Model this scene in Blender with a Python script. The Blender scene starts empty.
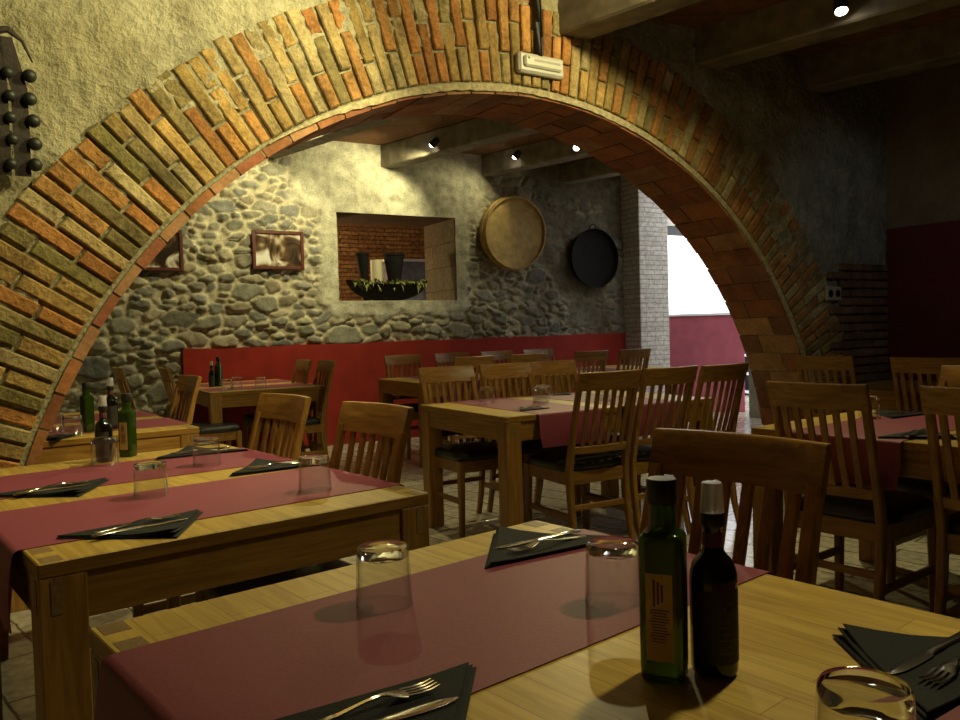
import bpy, bmesh, math, random
import numpy as np
from mathutils import Vector, Matrix
rnd = random.Random(7)
PI = math.pi
R_ = math.radians
scn = bpy.context.scene
COL = scn.collection

# ------------------------------------------------------------------ objects
def link(o, parent=None):
    COL.objects.link(o)
    if parent is not None:
        o.parent = parent
    return o

def tag(o, label=None, cat=None, group=None, kind=None):
    if label: o['label'] = label
    if cat: o['category'] = cat
    if group: o['group'] = group
    if kind: o['kind'] = kind
    return o

def empty(name, loc=(0, 0, 0), rz=0.0, label=None, cat=None, group=None):
    o = bpy.data.objects.new(name, None)
    o.empty_display_size = 0.05
    link(o)
    o.location = loc
    o.rotation_euler = (0, 0, rz)
    return tag(o, label, cat, group)

def children(o):
    return [c for c in COL.objects if c.parent == o]

def copy_tree(o, parent=None):
    kids = children(o)
    c = o.copy()
    for k in ('label', 'group'):
        if parent is None and k in c: del c[k]
    link(c)
    c.parent = parent
    for k in kids:
        copy_tree(k, c)
    return c

# ------------------------------------------------------------------ mesh builder
class MB:
    def __init__(s):
        s.v = []; s.f = []; s.c = []; s.m = []; s.cur = (1, 1, 1, 1); s.mi = 0; s.sm = []; s.smooth = False
    def add(s, vs, fs):
        b = len(s.v)
        s.v += [tuple(p) for p in vs]
        for f in fs:
            s.f.append(tuple(b + i for i in f)); s.c.append(s.cur); s.m.append(s.mi); s.sm.append(s.smooth)
    def box(s, c, d, M=None, ch=0.0):
        x, y, z = d[0] / 2, d[1] / 2, d[2] / 2
        c = Vector(c)
        ch = min(ch, x * .95, y * .95, z * .95)
        if ch <= 0:
            vs = [Vector((sx * x, sy * y, sz * z)) for sz in (-1, 1) for sy in (-1, 1) for sx in (-1, 1)]
            fs = [(0, 2, 3, 1), (4, 5, 7, 6), (0, 1, 5, 4), (2, 6, 7, 3), (0, 4, 6, 2), (1, 3, 7, 5)]
        else:
            vs = []; idx = {}
            for sx in (-1, 1):
                for sy in (-1, 1):
                    for sz in (-1, 1):
                        for a in range(3):
                            p = [sx * (x - ch), sy * (y - ch), sz * (z - ch)]
                            p[a] = (sx * x, sy * y, sz * z)[a]
                            idx[(sx, sy, sz, a)] = len(vs); vs.append(Vector(p))
            fs = []
            for a in range(3):
                b, d2 = (a + 1) % 3, (a + 2) % 3
                for sg in (-1, 1):
                    q = []
                    for (e, g) in ((-1, -1), (1, -1), (1, 1), (-1, 1)):
                        k = [0, 0, 0]; k[a] = sg; k[b] = e; k[d2] = g
                        q.append(idx[(*k, a)])
                    fs.append(tuple(q) if sg > 0 else tuple(reversed(q)))
                for e in (-1, 1):
                    for g in (-1, 1):
                        # edge along a between faces b and d2
                        k0 = [0, 0, 0]; k1 = [0, 0, 0]
                        k0[a] = -1; k1[a] = 1; k0[b] = k1[b] = e; k0[d2] = k1[d2] = g
                        q = (idx[(*k0, b)], idx[(*k1, b)], idx[(*k1, d2)], idx[(*k0, d2)])
                        fs.append(q if e * g < 0 else tuple(reversed(q)))
            for sx in (-1, 1):
                for sy in (-1, 1):
                    for sz in (-1, 1):
                        q = tuple(idx[(sx, sy, sz, a)] for a in range(3))
                        fs.append(q if sx * sy * sz > 0 else tuple(reversed(q)))
        if M is not None:
            vs = [M @ p for p in vs]
        s.add([p + c for p in vs], fs)
    def loft(s, rings, cap=True, close=True):
        n = len(rings[0]); vs = [p for r in rings for p in r]; fs = []
        for i in range(len(rings) - 1):
            for j in range(n if close else n - 1):
                k = (j + 1) % n
                fs.append((i * n + j, i * n + k, (i + 1) * n + k, (i + 1) * n + j))
        if cap and close:
            fs.append(tuple(reversed(range(n)))); fs.append(tuple(range((len(rings) - 1) * n, len(rings) * n)))
        s.add(vs, fs)
    def lathe(s, prof, n=32, c=(0, 0, 0), sq=0.0, axis=None):
        rings = []
        for r, z in prof:
            ring = []
            for j in range(n):
                a = 2 * PI * j / n
                ca, sa = math.cos(a), math.sin(a)
                k = 1.0
                if sq:
                    p = 2 + 6 * sq
                    k = (abs(ca) ** p + abs(sa) ** p) ** (-1 / p)
                    k = 1 + (k - 1)
                P = Vector((r * k * ca, r * k * sa, z))
                if axis is not None: P = axis @ P
                ring.append(P + Vector(c))
            rings.append(ring)
        s.loft(rings, cap=True)
    def tube(s, pts, r, n=10):
        pts = [Vector(p) for p in pts]; rings = []
        up = Vector((0, 0, 1))
        for i, p in enumerate(pts):
            t = (pts[min(i + 1, len(pts) - 1)] - pts[max(i - 1, 0)]).normalized()
            a = t.cross(up)
            if a.length < 1e-3: a = t.cross(Vector((0, 1, 0)))
            a.normalize(); b = a.cross(t)
            rr = r[i] if isinstance(r, (list, tuple)) else r
            rings.append([p + rr * (math.cos(2 * PI * j / n) * a + math.sin(2 * PI * j / n) * b) for j in range(n)])
        s.loft(rings)
    def ball(s, c, r, n=14, m=9, sc=(1, 1, 1)):
        prof = []
        rings = []
        for i in range(m + 1):
            t = -PI / 2 + PI * i / m
            rr = max(math.cos(t), 0.02); z = math.sin(t)
            rings.append([Vector(c) + Vector((r * sc[0] * rr * math.cos(2 * PI * j / n), r * sc[1] * rr * math.sin(2 * PI * j / n), r * sc[2] * z)) for j in range(n)])
        s.loft(rings)
    def build(s, name, mats, parent=None, smooth=None, normals=True, label=None):
        me = bpy.data.meshes.new(name)
        me.from_pydata(s.v, [], s.f)
        if not isinstance(mats, (list, tuple)): mats = [mats]
        for m in mats: me.materials.append(m)
        if normals:
            bm = bmesh.new(); bm.from_mesh(me)
            bmesh.ops.recalc_face_normals(bm, faces=bm.faces); bm.to_mesh(me); bm.free()
        me.polygons.foreach_set('material_index', s.m)
        ca = me.color_attributes.new('Col', 'FLOAT_COLOR', 'CORNER')
        arr = np.repeat(np.array(s.c, dtype=np.float32), [len(f) for f in s.f], axis=0)
        ca.data.foreach_set('color', arr.ravel())
        if smooth is None:
            me.polygons.foreach_set('use_smooth', s.sm)
        else:
            me.polygons.foreach_set('use_smooth', [True] * len(s.f))
            if smooth < 180:
                me.set_sharp_from_angle(angle=R_(smooth))
        me.update()
        o = bpy.data.objects.new(name, me)
        link(o, parent)
        if label: o['label'] = label
        return o

# ------------------------------------------------------------------ materials
def new_mat(name):
    m = bpy.data.materials.new(name); m.use_nodes = True
    nt = m.node_tree; b = nt.nodes['Principled BSDF']
    return m, nt, b
def N(nt, t, **kw):
    n = nt.nodes.new(t)
    for k, v in kw.items():
        if k in n.inputs: n.inputs[k].default_value = v
        else: setattr(n, k, v)
    return n
def ramp(nt, stops):
    n = nt.nodes.new('ShaderNodeValToRGB')
    el = n.color_ramp.elements
    while len(el) < len(stops): el.new(0.5)
    for e, (p, c) in zip(el, stops):
        e.position = p; e.color = (*c, 1) if len(c) == 3 else c
    return n
def plain(name, col, rough=0.5, metal=0.0, spec=0.5, noise=0.0, scale=30, bump=0.0, coat=0.0):
    m, nt, b = new_mat(name)
    b.inputs['Base Color'].default_value = (*col, 1); b.inputs['Roughness'].default_value = rough
    b.inputs['Metallic'].default_value = metal; b.inputs['Specular IOR Level'].default_value = spec
    if coat: b.inputs['Coat Weight'].default_value = coat
    tc = N(nt, 'ShaderNodeTexCoord')
    if noise or bump:
        no = N(nt, 'ShaderNodeTexNoise', Scale=scale, Detail=5.0)
        nt.links.new(tc.outputs['Object'], no.inputs['Vector'])
        if noise:
            r = ramp(nt, [(0.3, tuple(c * (1 - noise) for c in col)), (0.7, tuple(min(1, c * (1 + noise)) for c in col))])
            nt.links.new(no.outputs['Fac'], r.inputs[0]); nt.links.new(r.outputs[0], b.inputs['Base Color'])
        if bump:
            bp = N(nt, 'ShaderNodeBump', Strength=bump, Distance=0.01)
            nt.links.new(no.outputs['Fac'], bp.inputs['Height']); nt.links.new(bp.outputs[0], b.inputs['Normal'])
    return m
def vcol(name, rough=0.85, nscale=40, namt=0.35, bump=0.4, bdist=0.01, spec=0.3, tint=(1, 1, 1)):
    """albedo from the per-brick / per-stone colour attribute, broken up by noise"""
    m, nt, b = new_mat(name)
    at = N(nt, 'ShaderNodeVertexColor'); at.layer_name = 'Col'
    tc = N(nt, 'ShaderNodeTexCoord')
    no = N(nt, 'ShaderNodeTexNoise', Scale=nscale, Detail=6.0, Roughness=0.65)
    no2 = N(nt, 'ShaderNodeTexNoise', Scale=nscale * 0.16, Detail=3.0)
    nt.links.new(tc.outputs['Object'], no.inputs['Vector']); nt.links.new(tc.outputs['Object'], no2.inputs['Vector'])
    ad = N(nt, 'ShaderNodeMath', operation='ADD'); nt.links.new(no.outputs['Fac'], ad.inputs[0]); nt.links.new(no2.outputs['Fac'], ad.inputs[1])
    r = ramp(nt, [(0.38, tuple((1 - namt) * t for t in tint)), (0.62, tuple(min((1 + namt * .6), 1.6) * t for t in tint))])
    hf = N(nt, 'ShaderNodeMath', operation='MULTIPLY'); hf.inputs[1].default_value = 0.5
    nt.links.new(ad.outputs[0], hf.inputs[0]); nt.links.new(hf.outputs[0], r.inputs[0])
    mx = N(nt, 'ShaderNodeMix', data_type='RGBA', blend_type='MULTIPLY'); mx.inputs[0].default_value = 1
    nt.links.new(at.outputs['Color'], mx.inputs[6]); nt.links.new(r.outputs[0], mx.inputs[7])
    nt.links.new(mx.outputs[2], b.inputs['Base Color'])
    b.inputs['Roughness'].default_value = rough; b.inputs['Specular IOR Level'].default_value = spec
    bp = N(nt, 'ShaderNodeBump', Strength=bump, Distance=bdist)
    nt.links.new(no.outputs['Fac'], bp.inputs['Height']); nt.links.new(bp.outputs[0], b.inputs['Normal'])
    return m
def oak(name, axis, c0, c1, rough=0.38, staves=False):
    m, nt, b = new_mat(name)
    tc = N(nt, 'ShaderNodeTexCoord'); mp = N(nt, 'ShaderNodeMapping')
    sc = [55, 55, 55]; sc['xyz'.index(axis)] = 4.0
    mp.inputs['Scale'].default_value = sc
    oi = N(nt, 'ShaderNodeObjectInfo')
    nt.links.new(tc.outputs['Object'], mp.inputs['Vector'])
    off = N(nt, 'ShaderNodeVectorMath', operation='ADD')
    cmb = N(nt, 'ShaderNodeCombineXYZ')
    mul = N(nt, 'ShaderNodeMath', operation='MULTIPLY'); mul.inputs[1].default_value = 37.0
    nt.links.new(oi.outputs['Random'], mul.inputs[0])
    for i in range(3): nt.links.new(mul.outputs[0], cmb.inputs[i])
    nt.links.new(mp.outputs[0], off.inputs[0]); nt.links.new(cmb.outputs[0], off.inputs[1])
    no = N(nt, 'ShaderNodeTexNoise', Scale=1.0, Detail=6.0, Roughness=0.6, Distortion=0.6)
    nt.links.new(off.outputs[0], no.inputs['Vector'])
    r = ramp(nt, [(0.3, c0), (0.7, c1)])
    nt.links.new(no.outputs['Fac'], r.inputs[0])
    out = r.outputs[0]
    if staves:
        mp2 = N(nt, 'ShaderNodeMapping'); mp2.inputs['Rotation'].default_value = (0, 0, PI / 2)
        nt.links.new(tc.outputs['Object'], mp2.inputs['Vector'])
        br = N(nt, 'ShaderNodeTexBrick'); br.offset = 0.37; br.offset_frequency = 2
        br.inputs['Color1'].default_value = (0.90, 0.88, 0.84, 1); br.inputs['Color2'].default_value = (1.05, 1.05, 1.03, 1)
        br.inputs['Mortar'].default_value = (0.55, 0.45, 0.35, 1)
        br.inputs['Scale'].default_value = 1.0; br.inputs['Mortar Size'].default_value = 0.0008
        br.inputs['Brick Width'].default_value = 0.46; br.inputs['Row Height'].default_value = 0.062; br.inputs['Bias'].default_value = 0.2
        nt.links.new(mp2.outputs[0], br.inputs['Vector'])
        mx = N(nt, 'ShaderNodeMix', data_type='RGBA', blend_type='MULTIPLY'); mx.inputs[0].default_value = 1
        nt.links.new(out, mx.inputs[6]); nt.links.new(br.outputs['Color'], mx.inputs[7]); out = mx.outputs[2]
    hs = N(nt, 'ShaderNodeHueSaturation')
    mr = N(nt, 'ShaderNodeMapRange'); mr.inputs['To Min'].default_value = 0.85; mr.inputs['To Max'].default_value = 1.12
    nt.links.new(oi.outputs['Random'], mr.inputs['Value']); nt.links.new(mr.outputs[0], hs.inputs['Value'])
    nt.links.new(out, hs.inputs['Color']); nt.links.new(hs.outputs[0], b.inputs['Base Color'])
    b.inputs['Roughness'].default_value = rough; b.inputs['Specular IOR Level'].default_value = 0.28
    bp = N(nt, 'ShaderNodeBump', Strength=0.12, Distance=0.002)
    nt.links.new(no.outputs['Fac'], bp.inputs['Height']); nt.links.new(bp.outputs[0], b.inputs['Normal'])
    return m
def brickmat(name, c1, c2, mort, bw=0.29, rh=0.062, rough=0.9, scale=1.0, bump=0.6, ms=0.008, axes='xz', off=0.5, spec=0.3, namt=0.3):
    m, nt, b = new_mat(name)
    tc = N(nt, 'ShaderNodeTexCoord')
    sp = N(nt, 'ShaderNodeSeparateXYZ'); cb = N(nt, 'ShaderNodeCombineXYZ')
    nt.links.new(tc.outputs['Object'], sp.inputs[0])
    nt.links.new(sp.outputs['xyz'.index(axes[0])], cb.inputs[0]); nt.links.new(sp.outputs['xyz'.index(axes[1])], cb.inputs[1])
    br = N(nt, 'ShaderNodeTexBrick'); br.offset = off
    br.inputs['Color1'].default_value = (*c1, 1); br.inputs['Color2'].default_value = (*c2, 1); br.inputs['Mortar'].default_value = (*mort, 1)
    br.inputs['Scale'].default_value = scale; br.inputs['Mortar Size'].default_value = ms; br.inputs['Mortar Smooth'].default_value = 0.3
    br.inputs['Brick Width'].default_value = bw; br.inputs['Row Height'].default_value = rh
    nd = N(nt, 'ShaderNodeTexNoise', Scale=9.0, Detail=3.0)
    nt.links.new(tc.outputs['Object'], nd.inputs['Vector'])
    ad = N(nt, 'ShaderNodeMix', data_type='RGBA', blend_type='LINEAR_LIGHT'); ad.inputs[0].default_value = 0.012
    nt.links.new(cb.outputs[0], ad.inputs[6]); nt.links.new(nd.outputs['Color'], ad.inputs[7]); nt.links.new(ad.outputs[2], br.inputs['Vector'])
    no = N(nt, 'ShaderNodeTexNoise', Scale=22.0, Detail=6.0); nt.links.new(tc.outputs['Object'], no.inputs['Vector'])
    r = ramp(nt, [(0.3, (1 - namt,) * 3), (0.7, (1 + namt * .6,) * 3)]); nt.links.new(no.outputs['Fac'], r.inputs[0])
    mx = N(nt, 'ShaderNodeMix', data_type='RGBA', blend_type='MULTIPLY'); mx.inputs[0].default_value = 1
    nt.links.new(br.outputs['Color'], mx.inputs[6]); nt.links.new(r.outputs[0], mx.inputs[7]); nt.links.new(mx.outputs[2], b.inputs['Base Color'])
    b.inputs['Roughness'].default_value = rough; b.inputs['Specular IOR Level'].default_value = spec
    iv = N(nt, 'ShaderNodeMath', operation='MULTIPLY_ADD'); iv.inputs[1].default_value = -1.0
    nt.links.new(br.outputs['Fac'], iv.inputs[0]); 
    n2 = N(nt, 'ShaderNodeMath', operation='MULTIPLY'); n2.inputs[1].default_value = 0.5
    nt.links.new(no.outputs['Fac'], n2.inputs[0]); nt.links.new(n2.outputs[0], iv.inputs[2])
    bp = N(nt, 'ShaderNodeBump', Strength=bump, Distance=0.01)
    nt.links.new(iv.outputs[0], bp.inputs['Height']); nt.links.new(bp.outputs[0], b.inputs['Normal'])
    return m
def thin_glass(name, tint=(0.97, 0.98, 0.97), rough=0.02, ior=1.5):
    m, nt, b = new_mat(name)
    nt.nodes.remove(b)
    out = nt.nodes['Material Output']
    tr = N(nt, 'ShaderNodeBsdfTransparent'); tr.inputs[0].default_value = (*tint, 1)
    gl = N(nt, 'ShaderNodeBsdfGlossy', Roughness=rough)
    lw = N(nt, 'ShaderNodeLayerWeight', Blend=0.5)
    pw = N(nt, 'ShaderNodeMath', operation='POWER'); pw.inputs[1].default_value = 4.0 if ior > 1.2 else 2.2
    fr = N(nt, 'ShaderNodeMath', operation='MULTIPLY_ADD'); fr.inputs[1].default_value = 0.9; fr.inputs[2].default_value = 0.06 if ior > 1.2 else 0.10
    nt.links.new(lw.outputs['Facing'], pw.inputs[0]); nt.links.new(pw.outputs[0], fr.inputs[0])
    mx = N(nt, 'ShaderNodeMixShader')
    nt.links.new(fr.outputs[0], mx.inputs[0]); nt.links.new(tr.outputs[0], mx.inputs[1]); nt.links.new(gl.outputs[0], mx.inputs[2])
    nt.links.new(mx.outputs[0], out.inputs[0])
    return m
def glassmat(name, col, rough=0.03, trans=1.0):
    m, nt, b = new_mat(name)
    b.inputs['Base Color'].default_value = (*col, 1); b.inputs['Roughness'].default_value = rough
    b.inputs['Transmission Weight'].default_value = trans; b.inputs['IOR'].default_value = 1.5
    return m
def emit(name, col, s):
    m, nt, b = new_mat(name)
    b.inputs['Emission Color'].default_value = (*col, 1); b.inputs['Emission Strength'].default_value = s
    return m

LAMP = (1.0, 0.88, 0.42)
OC0, OC1 = (0.17, 0.080, 0.016), (0.36, 0.185, 0.043)
oak_x = oak('oak_grain_x', 'x', OC0, OC1); oak_y = oak('oak_grain_y', 'y', OC0, OC1); oak_z = oak('oak_grain_z', 'z', OC0, OC1)
oak_top = oak('oak_staves', 'y', (0.36, 0.225, 0.045), (0.56, 0.385, 0.092), rough=0.42, staves=True)
oak_end = plain('oak_end_grain', (0.20, 0.12, 0.045), 0.5, noise=0.3, scale=120)
pad_m = plain('black_seat_leather', (0.012, 0.011, 0.012), 0.42, noise=0.3, scale=60, bump=0.15)
runner_m = plain('wine_red_paper', (0.215, 0.043, 0.072), 0.55, spec=0.28, noise=0.08, scale=180, bump=0.05)
napkin_m = plain('black_napkin', (0.009, 0.010, 0.012), 0.8, spec=0.25, noise=0.3, scale=220, bump=0.15)
steel = plain('cutlery_steel', (0.72, 0.70, 0.66), 0.16, metal=1.0)
tumbler_m = thin_glass('clear_tumbler_glass', rough=0.16)
base_m = glassmat('tumbler_base_glass', (0.97, 0.98, 0.97)); base_m.node_tree.nodes['Principled BSDF'].inputs['IOR'].default_value = 1.28
oil_m = glassmat('green_bottle_glass', (0.045, 0.095, 0.008), 0.05, 0.62)
dark_m = plain('dark_bottle_glass', (0.006, 0.006, 0.005), 0.08, spec=0.6)
black_cap = plain('black_cap_plastic', (0.012, 0.012, 0.013), 0.4)
clear_cap = glassmat('frosted_overcap', (0.8, 0.8, 0.82), 0.3, 0.6)
label_tan = plain('tan_paper_label', (0.56, 0.36, 0.14), 0.6, noise=0.12, scale=60)
label_red = plain('brown_neck_label', (0.10, 0.025, 0.02), 0.6)
label_dark = plain('black_paper_label', (0.02, 0.018, 0.016), 0.65)
label_blue = plain('blue_white_label', (0.30, 0.34, 0.5), 0.6)
ink = plain('dark_ink', (0.07, 0.035, 0.015), 0.7)
ink_pale = plain('pale_ink', (0.075, 0.068, 0.055), 0.7)
brick_v = vcol('arch_brick', 0.9, 48, 0.5, 1.0, 0.014)
soffit_v = vcol('soffit_brick', 0.85, 45, 0.35, 0.6, 0.005)
mortar_m = plain('lime_mortar', (0.27, 0.25, 0.15), 0.95, noise=0.35, scale=60, bump=0.8)
stone_v = vcol('rubble_stone', 0.9, 60, 0.4, 0.8, 0.008)
plaster_v = vcol('rough_lime_plaster', 0.95, 30, 0.30, 1.0, 0.035)
red_paint = plain('red_wall_paint', (0.26, 0.024, 0.014), 0.75, spec=0.15, noise=0.15, scale=6, bump=0.12)
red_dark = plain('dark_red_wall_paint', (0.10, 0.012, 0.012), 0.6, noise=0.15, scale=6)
parapet_m = plain('outdoor_red_render', (0.34, 0.075, 0.10), 0.8, noise=0.15, scale=7, bump=0.1)
white_cap_m = plain('white_coping', (0.75, 0.75, 0.75), 0.6)
beam_m = plain('weathered_grey_timber', (0.20, 0.17, 0.12), 0.75, noise=0.35, scale=9, bump=0.4)
ceil_m = brickmat('terracotta_ceiling_tiles', (0.17, 0.075, 0.03), (0.22, 0.11, 0.045), (0.10, 0.07, 0.04), bw=0.6, rh=0.3, axes='xy', bump=0.3)
floor_m = brickmat('pale_clay_floor_tiles', (0.42, 0.38, 0.29), (0.54, 0.49, 0.38), (0.14, 0.12, 0.09), bw=0.42, rh=0.21, rough=0.17, axes='xy', bump=0.3, ms=0.006, spec=0.7, namt=0.35)
pier_m = brickmat('pale_painted_brick', (0.50, 0.46, 0.40), (0.60, 0.56, 0.50), (0.36, 0.33, 0.29), axes='xz', bump=0.5)
room_brick = brickmat('orange_brick_wall', (0.22, 0.10, 0.04), (0.42, 0.23, 0.09), (0.12, 0.085, 0.05), axes='xz', namt=.6, bump=1.0)
reveal_m = brickmat('grey_block_reveal', (0.15, 0.125, 0.085), (0.20, 0.165, 0.11), (0.11, 0.09, 0.065), bw=0.55, rh=0.28, axes='yz', bump=0.4)
frame_m = plain('mahogany_frame', (0.085, 0.022, 0.012), 0.4, noise=0.3, scale=40)
wicker_m = plain('woven_sieve_mesh', (0.40, 0.27, 0.085), 0.7, noise=0.25, scale=14, bump=0.2)
wood_hoop = plain('bentwood_hoop', (0.38, 0.24, 0.07), 0.5, noise=0.3, scale=20)
iron_m = plain('blackened_iron', (0.010, 0.009, 0.008), 0.85, spec=0.15, noise=0.3, scale=30)
leather_m = plain('old_brown_leather', (0.022, 0.013, 0.007), 0.7, noise=0.35, scale=60, bump=0.3)
bell_m = plain('tarnished_bell_brass', (0.03, 0.034, 0.028), 0.5, metal=0.4, noise=0.4, scale=40)
white_pl = plain('white_fixture_plastic', (0.52, 0.51, 0.46), 0.4)
diff_m = plain('frosted_diffuser', (0.58, 0.57, 0.48), 0.3)
cable_m = plain('black_conduit', (0.012, 0.012, 0.012), 0.5)
lamp_black = plain('black_lamp_metal', (0.010, 0.010, 0.010), 0.4, metal=0.3)
lens_m = emit('lit_lamp_lens', (1.0, 0.93, 0.75), 40)
candle_m = plain('cream_candle_wax', (0.62, 0.56, 0.36), 0.5)
leaf_m = plain('olive_leaf', (0.16, 0.17, 0.03), 0.6, noise=0.5, scale=25)
grey_st = plain('grey_stone_block', (0.16, 0.16, 0.17), 0.8, noise=0.3, scale=12)
rack_m = plain('pale_outdoor_shelf', (0.6, 0.62, 0.66), 0.5)
pot_m = plain('dark_glazed_pot', (0.04, 0.05, 0.07), 0.4)
green_m = plain('outdoor_foliage', (0.05, 0.09, 0.03), 0.7, noise=0.5, scale=20)
socket_m = plain('cream_socket', (0.42, 0.38, 0.26), 0.5)

def picmat(seed):
    m, nt, b = new_mat('sepia_photo_print')
    tc = N(nt, 'ShaderNodeTexCoord')
    no = N(nt, 'ShaderNodeTexNoise', Scale=4.2, Detail=2.0, Distortion=1.2)
    mp = N(nt, 'ShaderNodeMapping'); mp.inputs['Location'].default_value = (seed, seed * .7, 0)
    nt.links.new(tc.outputs['Object'], mp.inputs[0]); nt.links.new(mp.outputs[0], no.inputs['Vector'])
    r = ramp(nt, [(0.38, (0.03, 0.02, 0.014)), (0.48, (0.11, 0.065, 0.035)), (0.54, (0.34, 0.27, 0.18)), (0.62, (0.66, 0.62, 0.54))])
    nt.links.new(no.outputs['Fac'], r.inputs[0]); nt.links.new(r.outputs[0], b.inputs['Base Color'])
    b.inputs['Roughness'].default_value = 0.2
    return m

# ------------------------------------------------------------------ frames of the two main walls
def frame(p0, deg):
    a = R_(deg)
    d = Vector((math.cos(a), math.sin(a), 0)); n = Vector((-d.y, d.x, 0))
    M = Matrix(((d.x, n.x, 0, p0[0]), (d.y, n.y, 0, p0[1]), (0, 0, 1, 0), (0, 0, 0, 1)))
    return M
FA = frame((0, 4.15), 32.5)     # arch wall: x along it, y through it (away from the dining room), z up
FB = frame((0, 9.6), 30.0)      # rubble back wall of the second room
def put(o, M): o.matrix_world = M; return o
def onwall(M, s, t, z): return M @ Vector((s, t, z))

rs = np.random.RandomState(3)
def vnoise(x, y, seed):
    r = np.random.RandomState(seed); G = r.rand(256, 256)
    xi = np.floor(x).astype(int); yi = np.floor(y).astype(int); fx = x - xi; fy = y - yi
    fx = fx * fx * (3 - 2 * fx); fy = fy * fy * (3 - 2 * fy)
    g = lambda a, b: G[a % 256, b % 256]
    return (g(xi, yi) * (1 - fx) + g(xi + 1, yi) * fx) * (1 - fy) + (g(xi, yi + 1) * (1 - fx) + g(xi + 1, yi + 1) * fx) * fy
def fbm(x, y, seed, o=4):
    t = 0; a = .5; w = 0
    for i in range(o):
        t = t + a * vnoise(x * 2 ** i, y * 2 ** i, seed + i); w += a; a *= .55
    return t / w
def sstep(a, b, x):
    t = np.clip((x - a) / (b - a), 0, 1); return t * t * (3 - 2 * t)

def grid_wall(name, s0, s1, z0, z1, st, hfun, keep, mat, M, t=0.0):
    ns = int((s1 - s0) / st) + 1; nz = int((z1 - z0) / st) + 1
    S, Z = np.meshgrid(np.linspace(s0, s1, ns), np.linspace(z0, z1, nz), indexing='ij')
    h, c = hfun(S, Z)
    V = np.stack([S, t - h, Z], -1).reshape(-1, 3)
    idx = np.arange(ns * nz).reshape(ns, nz)
    F = np.stack([idx[:-1, :-1], idx[1:, :-1], idx[1:, 1:], idx[:-1, 1:]], -1)
    cs = (S[:-1, :-1] + S[1:, 1:]) / 2; cz = (Z[:-1, :-1] + Z[1:, 1:]) / 2
    F = F[keep(cs, cz)].reshape(-1, 4)
    me = bpy.data.meshes.new(name)
    me.from_pydata(V.tolist(), [], F.tolist())
    me.materials.append(mat)
    ca = me.color_attributes.new('Col', 'FLOAT_COLOR', 'POINT')
    C4 = np.concatenate([c.reshape(-1, 3), np.ones((ns * nz, 1))], 1).astype(np.float32)
    ca.data.foreach_set('color', C4.ravel())
    me.polygons.foreach_set('use_smooth', [True] * len(F))
    o = bpy.data.objects.new(name, me); link(o); put(o, M); o['kind'] = 'structure'
    return o

# ------------------------------------------------------------------ arch wall
AC_S, AC_Z, AR = 0.35, -0.07, 2.538
TH = 0.45
RW = 0.455                       # width of the brick ring
def plaster_h(S, Z):
    n1 = fbm(S * 2.2, Z * 2.2, 11); n2 = fbm(S * 9, Z * 9, 21); n3 = fbm(S * 30, Z * 30, 31)
    pits = sstep(.66, .8, fbm(S * 22 + 5, Z * 13, 41, 3))
    h = (n1 - .5) * .03 + (n2 - .5) * .035 + (n3 - .5) * .03 - pits * .012
    c = np.empty(S.shape + (3,))
    base = np.array([0.42, 0.38, 0.23]); dirt = np.array([0.30, 0.265, 0.15]); pale = np.array([0.47, 0.445, 0.32])
    w = sstep(.4, .65, n1)[..., None]; w2 = sstep(.45, .7, n2)[..., None]
    c[:] = base; c = c * (1 - w * .5) + pale * w * .5; c = c * (1 - .45 * w2) + dirt * .45 * w2
    # patches of exposed brick above the crown of the arch
    rr = np.hypot(S - AC_S, Z - AC_Z)
    bm = sstep(.60, .68, fbm(S * 3.1 + 9, Z * 3.1, 51, 3)) * sstep(AR + .95, AR + .55, rr) * (Z > 1.9) * sstep(-1.5, -1.2, S)
    row = np.floor(Z / .065); fz = Z / .065 - row; fs = (S / .27 + .5 * (row % 2)); fs = fs - np.floor(fs)
    isb = ((fz > .16) & (fs > .05)).astype(float) * bm
    c = c * (1 - isb[..., None]) + np.array([0.40, 0.19, 0.07]) * isb[..., None]
    h = h - bm * .006 + isb * .006
    # right end: older grey render
    g = sstep(2.3, 2.9, S)[..., None]
    c = c * (1 - g * .5) + np.array([0.26, 0.25, 0.22]) * g * .5
    return h, c
def keep_arch(s, z): return np.hypot(s - AC_S, z - AC_Z) > AR + .2
wa = grid_wall('wall_arch', -4.4, 6.4, 0, 3.3, .022, plaster_h, keep_arch, plaster_v, FA)
wb = grid_wall('wall_arch_back', -4.6, 6.4, 0, 3.4, .05, lambda S, Z: (-(fbm(S * 6, Z * 6, 5) - .5) * .02, np.zeros(S.shape + (3,)) + np.array([.45, .4, .27])), keep_arch, plaster_v, FA, TH)

def arcpt(r, a, t): return Vector((AC_S + r * math.cos(a), t, AC_Z + r * math.sin(a)))
# mortar core of the ring, full depth of the wall
mb = MB(); n = 150; rings = []
for i in range(n + 1):
    a = R_(-3) + R_(186) * i / n
    rings.append([arcpt(AR + .004, a, .004), arcpt(AR + RW - .01, a, .004), arcpt(AR + RW - .01, a, TH), arcpt(AR + .004, a, TH)])
mb.loft(rings)
put(mb.build('trim_1', mortar_m), FA)['kind'] = 'structure'
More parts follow.
